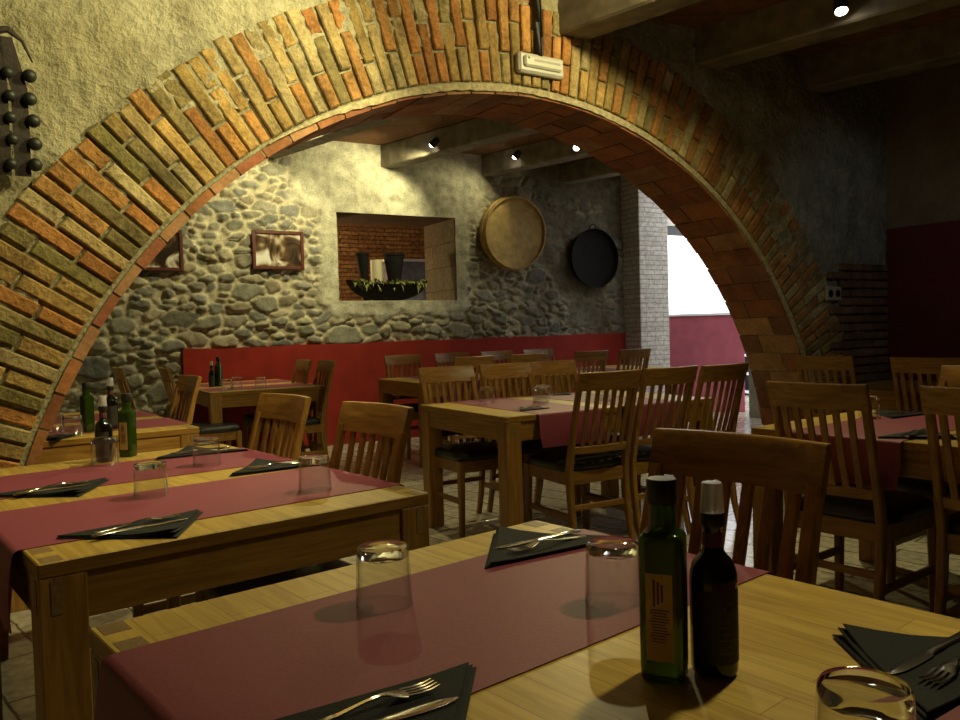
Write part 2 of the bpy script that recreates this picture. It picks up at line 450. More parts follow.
# voussoir bricks of the ring
BRK = [(0.44, 0.22, 0.065), (0.42, 0.19, 0.055), (0.42, 0.27, 0.09), (0.40, 0.29, 0.12), (0.32, 0.22, 0.075), (0.38, 0.17, 0.05), (0.27, 0.21, 0.085), (0.42, 0.33, 0.16), (0.40, 0.21, 0.065)]
mb = MB(); mb.smooth = False
pitch = 0.068 / (AR + RW * .5); a = R_(-2); k = 0
rb = random.Random(11)
while a < R_(182):
    split = 0.30 if k % 2 == 0 else 0.155
    split += rb.uniform(-.02, .02)
    r_out = AR + RW + rb.uniform(-.012, .022)
    segs = [(AR + .026, AR + .026 + (RW - .026) * 0 + split - .006), (AR + .026 + split + .006, r_out)]
    for r0, r1 in segs:
        col = rb.choice(BRK); v = rb.uniform(.75, 1.2)
        green = rb.random() < .09 and a > R_(120)
        if green: col = (0.21, 0.175, 0.06)
        mb.cur = (col[0] * v, col[1] * v, col[2] * v, 1)
        g = .0058 / AR
        a0, a1 = a + g * rb.uniform(.6, 1.4), a + pitch - g * rb.uniform(.6, 1.4)
        tf = -.014 + rb.uniform(-.008, .007)
        ch = .006
        def ring(t, e):
            ea = e / ((r0 + r1) / 2)
            return [arcpt(r0 + e, a0 + ea, t), arcpt(r1 - e, a0 + ea, t), arcpt(r1 - e, a1 - ea, t), arcpt(r0 + e, a1 - ea, t)]
        mb.loft([ring(.1, 0), ring(tf + ch, 0), ring(tf, ch)])
    a += pitch; k += 1
put(mb.build('trim_2', brick_v), FA)['kind'] = 'structure'
# flat bricks lining the soffit (their thin edges show on the face)
mb = MB(); a = R_(-2); k = 0; step = 0.148 / AR
SOF = [(0.28, 0.105, 0.045), (0.24, 0.085, 0.04), (0.32, 0.13, 0.05), (0.22, 0.10, 0.05), (0.36, 0.19, 0.09)]
while a < R_(182):
    cuts = [-.006, .295, TH + .01] if k % 2 == 0 else [-.006, .15, TH + .01]
    for t0, t1 in zip(cuts, cuts[1:]):
        col = rb.choice(SOF); v = rb.uniform(.8, 1.15); mb.cur = (col[0] * v, col[1] * v, col[2] * v, 1)
        g = .005 / AR; a0, a1 = a + g, a + step - g; j = rb.uniform(-.004, .004)
        t0b, t1b = t0 + .004 + rb.uniform(-.004, .004), t1 - .004
        rg = []
        for q in range(5):
            aa = a0 + (a1 - a0) * q / 4
            rg.append([arcpt(AR - .034 + j, aa, t0b), arcpt(AR + .006, aa, t0b), arcpt(AR + .006, aa, t1b), arcpt(AR - .034 + j, aa, t1b)])
        mb.loft(rg)
    a += step; k += 1
put(mb.build('trim_3', soffit_v), FA)['kind'] = 'structure'
mb = MB(); rings = []
for i in range(n + 1):
    a = R_(-3) + R_(186) * i / n
    rings.append([arcpt(AR - .028, a, .004), arcpt(AR + .01, a, .004), arcpt(AR + .01, a, TH), arcpt(AR - .028, a, TH)])
mb.loft(rings); put(mb.build('trim_4', mortar_m), FA)['kind'] = 'structure'
# lime smeared along the thin brick edges at the crown
mb = MB(); rg = []
for i in range(121):
    a = R_(2) + R_(122) * i / 120
    w0 = .012 * fbm(np.array([i * .31]), np.array([2.0]), 77)[0] + .006 * abs(math.sin(i * 1.7))
    fade = min(1, (120 - i) / 14)
    r0 = AR - .030 + w0 + (1 - fade) * .03
    rg.append([arcpt(r0, a, -.0135), arcpt(AR + .014, a, -.0135), arcpt(AR + .014, a, .03), arcpt(r0, a, .03)])
mb.loft(rg); put(mb.build('trim_21', plain('lime_smear', (0.40, 0.34, 0.20), .95, noise=.35, scale=50, bump=.6)), FA)['kind'] = 'structure'
# patch of coursed brick beside the right foot of the arch
mb = MB()
z = 0.55; k = 0
while z < 1.58:
    s = 2.95 + (0.0 if k % 2 else .13) + max(0, (1.0 - z)) * .1
    while s < 3.66:
        L = min(.265, 3.68 - s)
        col = rb.choice([(0.20, 0.10, 0.05), (0.17, 0.09, 0.05), (0.24, 0.13, 0.06)]); mb.cur = (*col, 1)
        if L > .05: mb.box((s + L / 2, .005 + rb.uniform(-.004, .004), z + .026), (L - .012, .06, .05), ch=.005)
        s += L
    z += .063; k += 1
put(mb.build('trim_5', brick_v), FA)['kind'] = 'structure'

# ------------------------------------------------------------------ rubble back wall with the niche opening
NS0, NS1, NZ0, NZ1 = -1.75, -0.31, 1.555, 2.51
def rubble(S, Z):
    r = np.random.RandomState(8)
    pts = []
    for size, cnt in ((.24, 14), (.16, 80), (.105, 420), (.07, 1300)):
        tries = 0; got = 0
        while got < cnt and tries < cnt * 8:
            tries += 1
            p = (r.uniform(S.min() - .1, S.max() + .1), r.uniform(Z.min() - .1, Z.max() + .1))
            sz = size * r.uniform(.8, 1.25)
            if pts:
                Q = np.array(pts)
                if np.any(np.hypot((Q[:, 0] - p[0]) / 1.75, Q[:, 1] - p[1]) < .46 * (Q[:, 2] + sz) * .9): continue
            pts.append((p[0], p[1], sz)); got += 1
    Q = np.array(pts); m = len(Q)
    ang = r.uniform(-.25, .25, m); asp = r.uniform(1.3, 2.7, m)
    wx = S + (fbm(S * 9, Z * 9, 61) - .5) * .10; wz = Z + (fbm(S * 9 + 3, Z * 9, 71) - .5) * .07
    X = wx.ravel(); Y = wz.ravel(); F1 = np.empty(len(X)); F2 = np.empty(len(X)); I = np.empty(len(X), int)
    for a in range(0, len(X), 4000):
        x = X[a:a + 4000, None] - Q[None, :, 0]; y = Y[a:a + 4000, None] - Q[None, :, 1]
        ca, sa = np.cos(ang), np.sin(ang); u = (x * ca + y * sa) / asp; v = -x * sa + y * ca
        D = np.hypot(u, v) - .5 * Q[None, :, 2]
        i = np.argpartition(D, 1, axis=1)[:, :2]; d = np.take_along_axis(D, i, 1)
        o = np.argsort(d, 1); i = np.take_along_axis(i, o, 1); d = np.take_along_axis(d, o, 1)
        F1[a:a + 4000] = d[:, 0]; F2[a:a + 4000] = d[:, 1]; I[a:a + 4000] = i[:, 0]
    F1 = F1.reshape(S.shape); F2 = F2.reshape(S.shape); I = I.reshape(S.shape)
    e = F2 - F1
    out = sstep(.014, -.012, F1) * sstep(.004, .026, e)         # 1 inside a stone
    hs = r.uniform(.015, .055, m)[I]
    # smooth render round the opening
    dx = np.maximum(np.maximum(NS0 - S, S - NS1), 0); dz = np.maximum(np.maximum(NZ0 - Z, Z - NZ1), 0)
    dist = np.hypot(dx, dz) + (fbm(S * 5, Z * 5, 81) - .5) * .16
    ren = sstep(.24, .13, dist)
    top = sstep(2.50, 2.66, Z + (fbm(S * 4, Z * 4, 91) - .5) * .35) * sstep(-2.35, -2.1, S) * sstep(.25, -.05, S)
    ren = np.maximum(ren, top)
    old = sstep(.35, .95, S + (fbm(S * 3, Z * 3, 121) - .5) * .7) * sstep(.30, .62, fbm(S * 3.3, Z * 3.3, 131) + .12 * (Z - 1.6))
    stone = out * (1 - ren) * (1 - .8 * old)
    nz = fbm(S * 25, Z * 25, 101)
    wz_ = 1 - sstep(1.10, 1.05, Z) * sstep(-3.42, -3.36, S)
    hs = hs * wz_
    h = stone * hs + (nz - .5) * .012 + (fbm(S * 8, Z * 8, 111) - .5) * .02 * wz_ + ren * .035 * (1 - stone)
    pal = np.array([(0.27, 0.24, 0.165), (0.23, 0.21, 0.155), (0.34, 0.30, 0.20), (0.18, 0.175, 0.145), (0.30, 0.25, 0.16), (0.26, 0.25, 0.20), (0.24, 0.22, 0.16), (0.22, 0.21, 0.15)])
    sc = pal[r.randint(0, len(pal), m)] * r.uniform(.7, 1.2, m)[:, None]
    c = sc[I]; mort = np.array([0.50, 0.44, 0.29]); rend = np.array([0.46, 0.43, 0.31])
    gap = mort * (1 - ren[..., None]) + rend * ren[..., None]
    deep = sstep(.02, .045, F1)[..., None] * .35 * (1 - ren[..., None])
    gap = gap * (1 - deep)
    gap = gap * (1 - old[..., None] * .9) + np.array([0.20, 0.165, 0.095]) * old[..., None] * .9  # patchy render on the right; its dark brown also carries painted shade
    end_shade = sstep(.2, 1.0, S)[..., None]  # shade of the unlit right end, painted into stone and mortar colour
    c = c * (1 - end_shade * .25); gap = gap * (1 - end_shade * .45)
    c = c * stone[..., None] + gap * (1 - stone[..., None])
    return h, c
def keep_niche(s, z): return ~((s > NS0) & (s < NS1) & (z > NZ0) & (z < NZ1))
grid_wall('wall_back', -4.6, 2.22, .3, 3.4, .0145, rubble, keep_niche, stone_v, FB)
mb = MB()
mb.box((-1.19, .23, .2), (6.82, .4, .4)); put(mb.build('wall_back_base', mortar_m), FB)['kind'] = 'structure'
# reveal of the opening (wall is 0.78 m thick)
mb = MB(); D = .78
mb.box((NS1 + .06, D / 2 - .01, (NZ0 + NZ1) / 2), (.12, D + .02, NZ1 - NZ0 + .02))
mb.box((NS0 - .06, D / 2 - .01, (NZ0 + NZ1) / 2), (.12, D + .02, NZ1 - NZ0 + .02))
put(mb.build('trim_6', reveal_m), FB)['kind'] = 'structure'
mb = MB(); mb.box(((NS0 + NS1) / 2, D / 2 - .005, NZ0 - .0125), (NS1 - NS0 + .03, D + .05, .025), ch=.005)
put(mb.build('trim_7', plain('sill_render', (0.42, 0.36, 0.24), 0.9, noise=.2, scale=20, bump=.3)), FB)['kind'] = 'structure'
mb = MB(); mb.box(((NS0 + NS1) / 2, D / 2 - .01, NZ1 + .05), (NS1 - NS0 + .24, D + .02, .1))
put(mb.build('trim_8', plain('lintel_timber', (0.12, 0.07, 0.035), 0.8, noise=.3, scale=9)), FB)['kind'] = 'structure'
# room behind the opening
mb = MB(); mb.box((-.8, 3.1, 1.65), (5.6, .1, 3.5)); put(mb.build('wall_far', room_brick), FB)['kind'] = 'structure'
rm = brickmat('side_brick', (0.28, 0.12, 0.045), (0.36, 0.17, 0.07), (0.26, 0.2, 0.11), axes='yz')
mb = MB(); mb.box((-3.6, 1.94, 1.65), (.1, 2.4, 3.5)); mb.box((2.0, 1.94, 1.65), (.1, 2.4, 3.5)); put(mb.build('wall_far_side', rm), FB)['kind'] = 'structure'
# shallow brick vault over that room
mb = MB(); rg = []
for i in range(13):
    y = .74 + 2.4 * i / 12; zz = 2.75 + .42 * math.sin(PI * i / 12)
    rg.append([Vector((-3.6, y, zz)), Vector((2.0, y, zz)), Vector((2.0, y, zz + .08)), Vector((-3.6, y, zz + .08))])
mb.loft(rg); put(mb.build('ceiling', brickmat('vault_brick', (0.24, 0.11, 0.045), (0.3, 0.15, 0.06), (0.2, 0.14, 0.09), axes='xy')), FB)['kind'] = 'structure'

# red wainscot along the foot of the wall
mb = MB(); rg = []
for i in range(57):
    s = -3.39 + 5.6 * i / 56
    zt = 1.085 + .025 * (s + 3.39) / 5.6 + .004 * math.sin(s * 5) + .003 * math.sin(s * 13)
    rg.append([Vector((s, -.055, 0)), Vector((s, .02, 0)), Vector((s, .02, zt)), Vector((s, -.055, zt))])
mb.loft(rg); put(mb.build('baseboard_back', red_paint), FB)['kind'] = 'structure'
# pier at the end of the back wall
mb = MB(); mb.box((2.47, -.1, 1.7), (.5, .5, 3.4), ch=.008); put(mb.build('trim_9', pier_m), FB)['kind'] = 'structure'
# low red parapet and coping, lintel above the open side
PP = Matrix.Translation((2.34, 10.97, 0)) @ Matrix.Rotation(math.atan2(-.21, 1.21), 4, 'Z')
mb = MB(); mb.box((.615, .1, .655), (1.23, .2, 1.31), ch=.006); put(mb.build('wall_low', parapet_m), PP)['kind'] = 'structure'
mb = MB(); mb.box((.615, .1, 1.326), (1.26, .25, .032), ch=.004); put(mb.build('trim_10', white_cap_m), PP)['kind'] = 'structure'
mb = MB(); mb.box((4.2, .12, 2.52), (3.0, .16, .12), ch=.005); put(mb.build('trim_11', plain('dark_lintel_steel', (0.05, 0.05, 0.055), .6)), FB)['kind'] = 'structure'
mb = MB(); mb.box((4.2, .12, 2.72), (3.0, .2, .3)); put(mb.build('wall_back_upper', plain('pale_render', (0.55, 0.52, 0.46), .9, noise=.1, scale=10)), FB)['kind'] = 'structure'

# ------------------------------------------------------------------ floor, ceilings, remaining walls
mb = MB(); mb.box((0, 0, -.05), (34, 34, .1)); o = mb.build('floor', floor_m); o.location = (2, 8, 0); o.rotation_euler = (0, 0, R_(-47)); o['kind'] = 'structure'
def slab(name, poly, z0, z1, mat):
    mb = MB(); mb.loft([[Vector((x, y, z0)) for x, y in poly], [Vector((x, y, z1)) for x, y in poly]])
    o = mb.build(name, mat); o['kind'] = 'structure'; return o
def wxy(M, s, t): p = M @ Vector((s, t, 0)); return (p.x, p.y)
slab('ceiling.001', [wxy(FA, -4.3, .1), wxy(FA, -4.3, -7.5), wxy(FA, 3.85, -7.5), wxy(FA, 3.85, .1)], 3.02, 3.12, ceil_m)
slab('ceiling.002', [wxy(FA, -4.5, TH - .1), wxy(FA, 3.6, TH - .1), wxy(FB, 2.95, .3), wxy(FB, -4.6, .3)], 3.27, 3.36, ceil_m)
dark_pl = vcol('dim_plaster', .95, 30, .2, .6, .01)
def wallseg(name, a, b, z0, z1, mat, th=.12, col=(.3, .27, .19, 1)):
    a = Vector((*a, 0)); b = Vector((*b, 0)); L = (b - a).length
    mb = MB(); mb.cur = col; mb.box((L / 2, 0, (z0 + z1) / 2), (L, th, z1 - z0))
    o = mb.build(name, mat); o.location = a; o.rotation_euler = (0, 0, math.atan2(b.y - a.y, b.x - a.x)); o['kind'] = 'structure'; return o
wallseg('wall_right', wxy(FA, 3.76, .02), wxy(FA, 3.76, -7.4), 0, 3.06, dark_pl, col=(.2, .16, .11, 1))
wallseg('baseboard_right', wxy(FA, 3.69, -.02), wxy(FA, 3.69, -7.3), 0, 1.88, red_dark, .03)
wallseg('wall_left', wxy(FA, -4.2, .1), wxy(FA, -4.2, -7.4), 0, 3.06, dark_pl)
wallseg('wall_rear', wxy(FA, -4.3, -7.4), wxy(FA, 3.9, -7.4), 0, 3.06, dark_pl)
wallseg('wall_side', wxy(FA, -4.45, TH), wxy(FB, -4.5, .1), 0, 3.4, dark_pl)

wallseg('wall_sky_block', wxy(FB, 3.25, -4.1), wxy(FB, 3.25, -1.25), 0, 3.4, dark_pl)  # unseen wall, added to keep sky light off the back wall
# beams: given by the far lower edge point on the wall, running along (1,-1)
def beam(x, y, zb, L, w=.2, h=.24, back=.12):
    mb = MB()
    mb.box((L / 2 - back, -w / 2, zb + h / 2), (L, w, h), ch=.012)
    o = mb.build('trim_20', beam_m); o.location = (x, y, 0); o.rotation_euler = (0, 0, R_(-45)); o['kind'] = 'structure'
    return o
nb = 12
def nextname(o):
    global nb
    o.name = 'trim_%d' % nb; nb += 1
def wall_hit(q):            # where the line x+y=q meets the arch wall front
    x = (q - 4.15) / (1 + .637); return x, q - x
for q in (.98, 2.04, 3.10, 3.68 + .0, 4.74, 5.80, 6.9):
    if q == 3.10: continue
    x, y = wall_hit(q * math.sqrt(2)); L = 6.2 if q < 4 else (4.2 if q < 5 else 2.5)
    nextname(beam(x, y, 2.80, L))
for q in (2.3, 3.4, 4.50, 5.80, 7.05, 8.2):
    x = (q * math.sqrt(2) - 9.6) / 1.5774; y = q * math.sqrt(2) - x
    nextname(beam(x, y, 3.03, 4.6))

# ------------------------------------------------------------------ spot lamps on the beams
def aim(o, d):
    o.rotation_euler = Vector(d).to_track_quat('-Z', 'Y').to_euler()
def lampfix(loc, target, power, label, size=95, blend=.6, stem=(.07, .07, 0), rad=.03, emis=True, col=LAMP):
    loc = Vector(loc); d = (Vector(target) - loc).normalized()
    e = empty('spot_lamp', loc, 0, label, 'lamp', 'small black spot lamps on the ceiling beams')
    Rm = d.to_track_quat('-Z', 'Y').to_matrix()
    mb = MB(); mb.lathe([(.018, .075), (.03, .068), (.036, .03), (.038, -.018), (.034, -.02), (.030, -.004)], 20, axis=Rm); mb.build('lamp_body', lamp_black, e, 40)
    mb = MB(); mb.lathe([(.0005, -.034), (.014, -.032), (.023, -.026), (.029, -.012), (.029, -.006), (.0005, -.006)], 20, axis=Rm); mb.build('lens', lens_m, e, 40)
    mb = MB(); mb.tube([(0, 0, .02), (stem[0] * .5, stem[1] * .5, .05), (stem[0], stem[1], .05)], .009, 8); mb.build('bracket', lamp_black, e, 40)
    ld = bpy.data.lights.new('spot_light', 'SPOT'); ld.energy = power; ld.color = col; ld.spot_size = R_(size); ld.spot_blend = blend; ld.shadow_soft_size = rad
    lo = bpy.data.objects.new('spot_light', ld); link(lo, e); lo.location = d * .05; aim(lo, d)
    return e
WARM = (1.0, 0.92, 0.50)
lampfix((1.97, 4.33, 2.855), (1.8, 3.3, .5), 95, 'lit spot lamp on the beam at the top right, nearest the camera', 70)
lampfix((-.42, 8.23, 3.10), (-2.2, 9.0, 1.7), 100, 'lit spot lamp on the middle beam seen through the arch', 120, col=WARM)
lampfix((.46, 9.09, 3.14), (-.9, 9.5, 1.7), 16, 'lit spot lamp on the beam above the round sieve', 110, col=WARM)
lampfix((1.07, 8.47, 3.08), (.2, 5.0, .6), 150, 'bright spot lamp farthest right on the beams seen through the arch', 75)
lampfix((-1.37, 7.34, 3.10), (-3.0, 8.2, 1.7), 120, 'spot lamp on the leftmost beam of the second room, half hidden by the arch', 120, col=WARM)
lampfix((1.25, 3.56, 2.88), (.2, 4.5, 2.2), 75, 'spot lamp on the beam at the top centre lighting the arch', 150)
lampfix((.39, 2.93, 2.88), (-1.9, 3.0, 1.7), 175, 'spot lamp over the nearer tables lighting the left of the arch', 110)
lampfix((-.35, 2.15, 2.88), (-2.1, 2.7, 1.7), 50, 'spot lamp over the left table lighting the plaster', 140)
lampfix((1.22, 2.10, 2.88), (.55, 1.0, .75), 98, 'spot lamp above the right of the nearest table', 80, rad=.09)
lampfix((-.9, 6.0, 3.10), (-1.5, 4.7, .7), 90, 'spot lamp behind the arch crown lighting the left table', 95)
lampfix((2.9, 3.0, 2.86), (2.75, 5.8, 1.65), 14, 'added unseen cool fill lamp for the dim wall right of the arch', 45, .9, col=(.75, .88, 1.0))  # invented lamp out of view, supplies the faint bluish light on this wall

# ------------------------------------------------------------------ prototypes: chair
def sweep_rect(mb, pts, w, dpt, tang=None):
    rings = []
    for i, p in enumerate(pts):
        ww = w[i] if isinstance(w, (list, tuple)) else w
        dd = dpt[i] if isinstance(dpt, (list, tuple)) else dpt
        p = Vector(p); c = min(ww, dd) * .18
        rings.append([p + Vector((x, y, 0)) for x, y in ((-ww / 2 + c, -dd / 2), (ww / 2 - c, -dd / 2), (ww / 2, -dd / 2 + c), (ww / 2, dd / 2 - c), (ww / 2 - c, dd / 2), (-ww / 2 + c, dd / 2), (-ww / 2, dd / 2 - c), (-ww / 2, -dd / 2 + c))])
    mb.loft(rings)
def back_y(z):      # recline of the back
    t = max(0, z - .42) / .54
    return -.195 - .125 * t ** 1.25
def make_chair():
    e = empty('dining_chair')
    tag(e, 'x', 'chair', 'oak slat-back dining chairs')
    mb = MB()
    for sy in (-1, 1): mb.box((0, sy * .19, .405), (.38 if sy < 0 else .40, .022, .07), ch=.003)
    for sx in (-1, 1): mb.box((sx * .19, 0, .405), (.022, .39, .07), ch=.003)
    mb.build('seat_frame', oak_x, e)
    mb = MB()
    rg = []
    for z, k in ((.438, .97), (.445, 1.0), (.470, 1.0), (.484, .965), (.492, .85), (.496, .5)):
        ring = []
        for j in range(28):
            a = 2 * PI * j / 28; ca, sa = math.cos(a), math.sin(a); q = (abs(ca) ** 7 + abs(sa) ** 7) ** (-1 / 7)
            ring.append(Vector((ca * q * .212 * k, sa * q * .205 * k + .012, z)))
        rg.append(ring)
    mb.loft(rg); mb.build('seat_pad', pad_m, e, 50)
    for sx in (-1, 1):
        mb = MB(); sweep_rect(mb, [(sx * .198, .195, 0), (sx * .196, .195, .25), (sx * .194, .192, .44)], [.03, .036, .042], [.03, .036, .042]); mb.build('front_leg', oak_z, e, 35)
        mb = MB()
        pts = [(sx * .184, -.262, 0), (sx * .184, -.225, .14), (sx * .184, -.202, .30), (sx * .184, -.195, .44)]
        pts += [(sx * (.184 - .004 * (z - .44)), back_y(z), z) for z in (.52, .60, .70, .80, .895)]
        sweep_rect(mb, pts, .03, [.032, .036, .042, .044, .042, .038, .034, .03, .026]); mb.build('rear_leg', oak_z, e, 35)
        mb = MB(); mb.box((sx * .192, -.01, .20), (.018, .40, .032), ch=.003); mb.build('stretcher', oak_y, e)
    mb = MB(); mb.box((0, -.197, .245), (.37, .018, .03), ch=.003); mb.build('stretcher', oak_x, e)
    def rail(name, z0, z1, w, th, bow):
        mb = MB(); rg = []
        for i in range(13):
            x = -w + 2 * w * i / 12; b = bow * (1 - (x / w) ** 2)
            y0, y1 = back_y(z0) - b, back_y(z1) - b
            c = .004
            rg.append([Vector((x, y0 + th / 2, z0)), Vector((x, y1 + th / 2, z1 - c)), Vector((x, y1 + th / 2 - c, z1)), Vector((x, y1 - th / 2 + c, z1)), Vector((x, y1 - th / 2, z1 - c)), Vector((x, y0 - th / 2, z0))])
        mb.loft(rg); return mb.build(name, oak_x, e, 35)
    rail('top_rail', .872, .968, .198, .024, .030)
    rail('lower_rail', .535, .575, .176, .022, .022)
    for i in range(6):
        x = -.176 + .352 * (i + 1) / 7
        mb = MB(); pts = []
        for z in (.56, .64, .72, .80, .885):
            t = (z - .56) / .325; b = (.022 + (.030 - .022) * t) * (1 - (x / .2) ** 2)
            pts.append((x * (1 + .06 * t), back_y(z) - b - .006 * math.sin(PI * t), z))
        sweep_rect(mb, pts, .026, .012); mb.build('slat', oak_z, e, 35)
    return e
chair0 = make_chair(); chair_used = [False]
def chair(rx, ry, face_deg, label, group=None, off=.325):
    """rx, ry: middle of the top rail; face_deg: direction the sitter looks"""
    o = copy_tree(chair0) if chair_used[0] else chair0
    chair_used[0] = True
    a = R_(face_deg)
    o.location = (rx + off * math.cos(a), ry + off * math.sin(a), 0)
    o.rotation_euler = (0, 0, a - PI / 2)
    o['label'] = label; o['category'] = 'chair'
    if group: o['group'] = group
    elif 'group' in o: del o['group']
    o['group'] = group or 'oak slat-back dining chairs'
    return o

# ------------------------------------------------------------------ prototypes: table (origin at a corner on the floor; x across, y along)
TZ = .75
def make_table(A=.978, B=1.49):
    e = empty('dining_table'); tag(e, 'x', 'table', 'chunky oak dining tables')
    L = .092
    mb = MB(); mb.box((A / 2, B / 2, TZ - .016), (A, B, .032), ch=.003)
    mb.m = [0 if min(mb.v[i][2] for i in f) > TZ - .0035 else 1 for f in mb.f]
    mb.build('tabletop', [oak_top, oak_x], e)
    for k, (x, y) in enumerate(((0, 0), (A, 0), (0, B), (A, B))):
        sx = 1 if x == 0 else -1; sy = 1 if y == 0 else -1
        mb = MB(); mb.box((x + sx * (L / 2 + .001), y + sy * (L / 2 + .001), (TZ - .032) / 2), (L, L, TZ - .032), ch=.003); lg = mb.build('leg', oak_z, e)
        mb = MB(); mb.box((x + sx * .034, y + sy * .0015, TZ - .075), (.022, .004, .07)); mb.box((x + sx * .0015, y + sy * .034, TZ - .075), (.004, .022, .07)); mb.build('tenon', oak_end, lg)
        mb = MB()
        for (ax, ay) in ((.030, .028), (.030, .078 + .04)):
            mb.box((x + sx * ax, y + sy * ay, TZ - .0005), (.042, .05, .0022), ch=.0008)
        mb.build('end_grain_inlay', oak_end, e)
    for y in (.014, B - .014):
        mb = MB(); mb.box((A / 2, y + (.006 if y < .5 else -.006), TZ - .032 - .05), (A - 2 * L, .024, .10), ch=.002); mb.build('apron', oak_x, e)
    for x in (.014, A - .014):
        mb = MB(); mb.box((x + (.006 if x < .5 else -.006), B / 2, TZ - .032 - .05), (.024, B - 2 * L, .10), ch=.002); mb.build('apron', oak_y, e)
    return e
table0 = make_table(); table_used = [False]
class Tab:
    def __init__(s, cx, cy, deg, label, A=.978, B=1.49, proto=None):
        """corner (cx,cy) is local (0,0); x across at deg, y along deg+90"""
        if proto is None:
            o = copy_tree(table0) if table_used[0] else table0
            table_used[0] = True
        else: o = proto
        o.location = (cx, cy, 0); o.rotation_euler = (0, 0, R_(deg)); o['label'] = label; o['category'] = 'table'; o['group'] = 'chunky oak dining tables'
        s.A, s.B, s.deg = A, B, deg; a = R_(deg)
        s.u = Vector((math.cos(a), math.sin(a), 0)); s.v = Vector((-s.u.y, s.u.x, 0)); s.o = Vector((cx, cy, 0)); s.obj = o
    def p(s, x, y, z=0): return s.o + s.u * x + s.v * y + Vector((0, 0, z))
    def mat(s, x=0, y=0, z=0, r=0):
        return Matrix.Translation(s.p(x, y, z)) @ Matrix.Rotation(R_(s.deg + r), 4, 'Z')

RT = .0016
def runner(T, y0, y1, label, drops=(.16, .16), along='x', lift=(0, 0), seed=0, group='wine red table runners'):
    """paper runner across the table, hanging over both edges"""
    Lx = T.A if along == 'x' else T.B
    rr = random.Random(seed); w = y1 - y0
    path = []
    Rb = .016
    ov = .004
    def side(drop, sgn):
        pts = []
        if drop <= 0: return pts
        for i in range(7):
            a = PI / 2 * i / 6
            pts.append((Rb * math.sin(a), TZ + .0006 - Rb + Rb * math.cos(a)))
        for i in range(1, 9):
            t = i / 8; pts.append((Rb + .010 * math.sin(t * PI * .8), TZ - Rb - drop * t))
        return pts
    left = side(drops[0], -1); right = side(drops[1], 1)
    inset = 0.0
    L = [(-ov - px + Rb * .0, z) for px, z in reversed(left)]
    flat = [(x, TZ + .0006) for x in np.linspace(0.0 if left else .02, Lx if right else Lx - .02, 24)]
    if left: flat = flat[1:]
    if right: flat = flat[:-1]
    L2 = [(Lx + ov + px, z) for px, z in right]
    prof = L + flat + L2
    nW = 9; rings = []
    for i, (x, z) in enumerate(prof):
        ring_t = []; ring_b = []
        hang = max(0, TZ - z)
        nx, nz = 0, 1
        if hang > .02: nx, nz = (-1, 0) if x < Lx / 2 else (1, 0)
        elif hang > 0.0005: nx, nz = ((-.7 if x < Lx / 2 else .7), .7)
        for j in range(nW + 1):
            y = y0 + w * j / nW
            wob = .006 * hang / .16 * math.sin(j * 1.7 + seed) if hang > .02 else 0
            yy = y + .01 * hang / .16 * math.sin(i * .5 + seed)
            P = Vector((x + abs(wob) * nx, yy, z))
            ring_b.append(P); ring_t.append(P + Vector((nx, 0, nz)) * RT)
        rings.append(ring_b + ring_t[::-1])
    if along == 'y':
        # swap so that the runner runs along the table's y axis
        rings = [[Vector((q.y, q.x, q.z)) for q in r] for r in rings]
    mb = MB(); mb.loft(rings)
    o = mb.build('table_runner', runner_m, None, 60); put(o, T.mat()); tag(o, label, 'table runner', group)
    return o
ZR = TZ + .0006 + RT + .0002     # on the runner
ZT = TZ + .0008                  # on bare wood

# ------------------------------------------------------------------ prototypes: tumbler, napkin, fork, knife, bottles
def make_glass():
    e = empty('drinking_glass')
    # open ring: rebuild as wall shell
    mb = MB()
    prof = [(.0444, 0.0008), (.0456, 0), (.0468, .0012), (.0436, .086), (.0425, .0935), (.0400, .0965)]
    rings = [[Vector((r * math.cos(2 * PI * j / 40), r * math.sin(2 * PI * j / 40), z)) for j in range(40)] for r, z in prof]
    inner = [(.0412, .079), (.0444, .0008)]
    rings = [[Vector((r * math.cos(2 * PI * j / 40), r * math.sin(2 * PI * j / 40), z)) for j in range(40)] for r, z in (inner + prof[1:])]
    mb.loft(rings, cap=False); mb.build('wall', tumbler_m, e, 60)
    mb = MB(); mb.lathe([(.0005, .0815), (.026, .0815), (.0410, .0795), (.0428, .086), (.0422, .0935), (.0400, .0967), (.036, .0955), (.012, .0935), (.0005, .0932)], 40); mb.build('base', base_m, e, 60)
    return e
glass0 = make_glass(); gu = [False]
def glass(p, label, group, sc=1.0):
    o = copy_tree(glass0) if gu[0] else glass0
    gu[0] = True
    o.location = p; o.rotation_euler = (0, 0, rnd.uniform(0, 3)); o.scale = (sc, sc, sc)
    tag(o, label, 'glass', group); return o

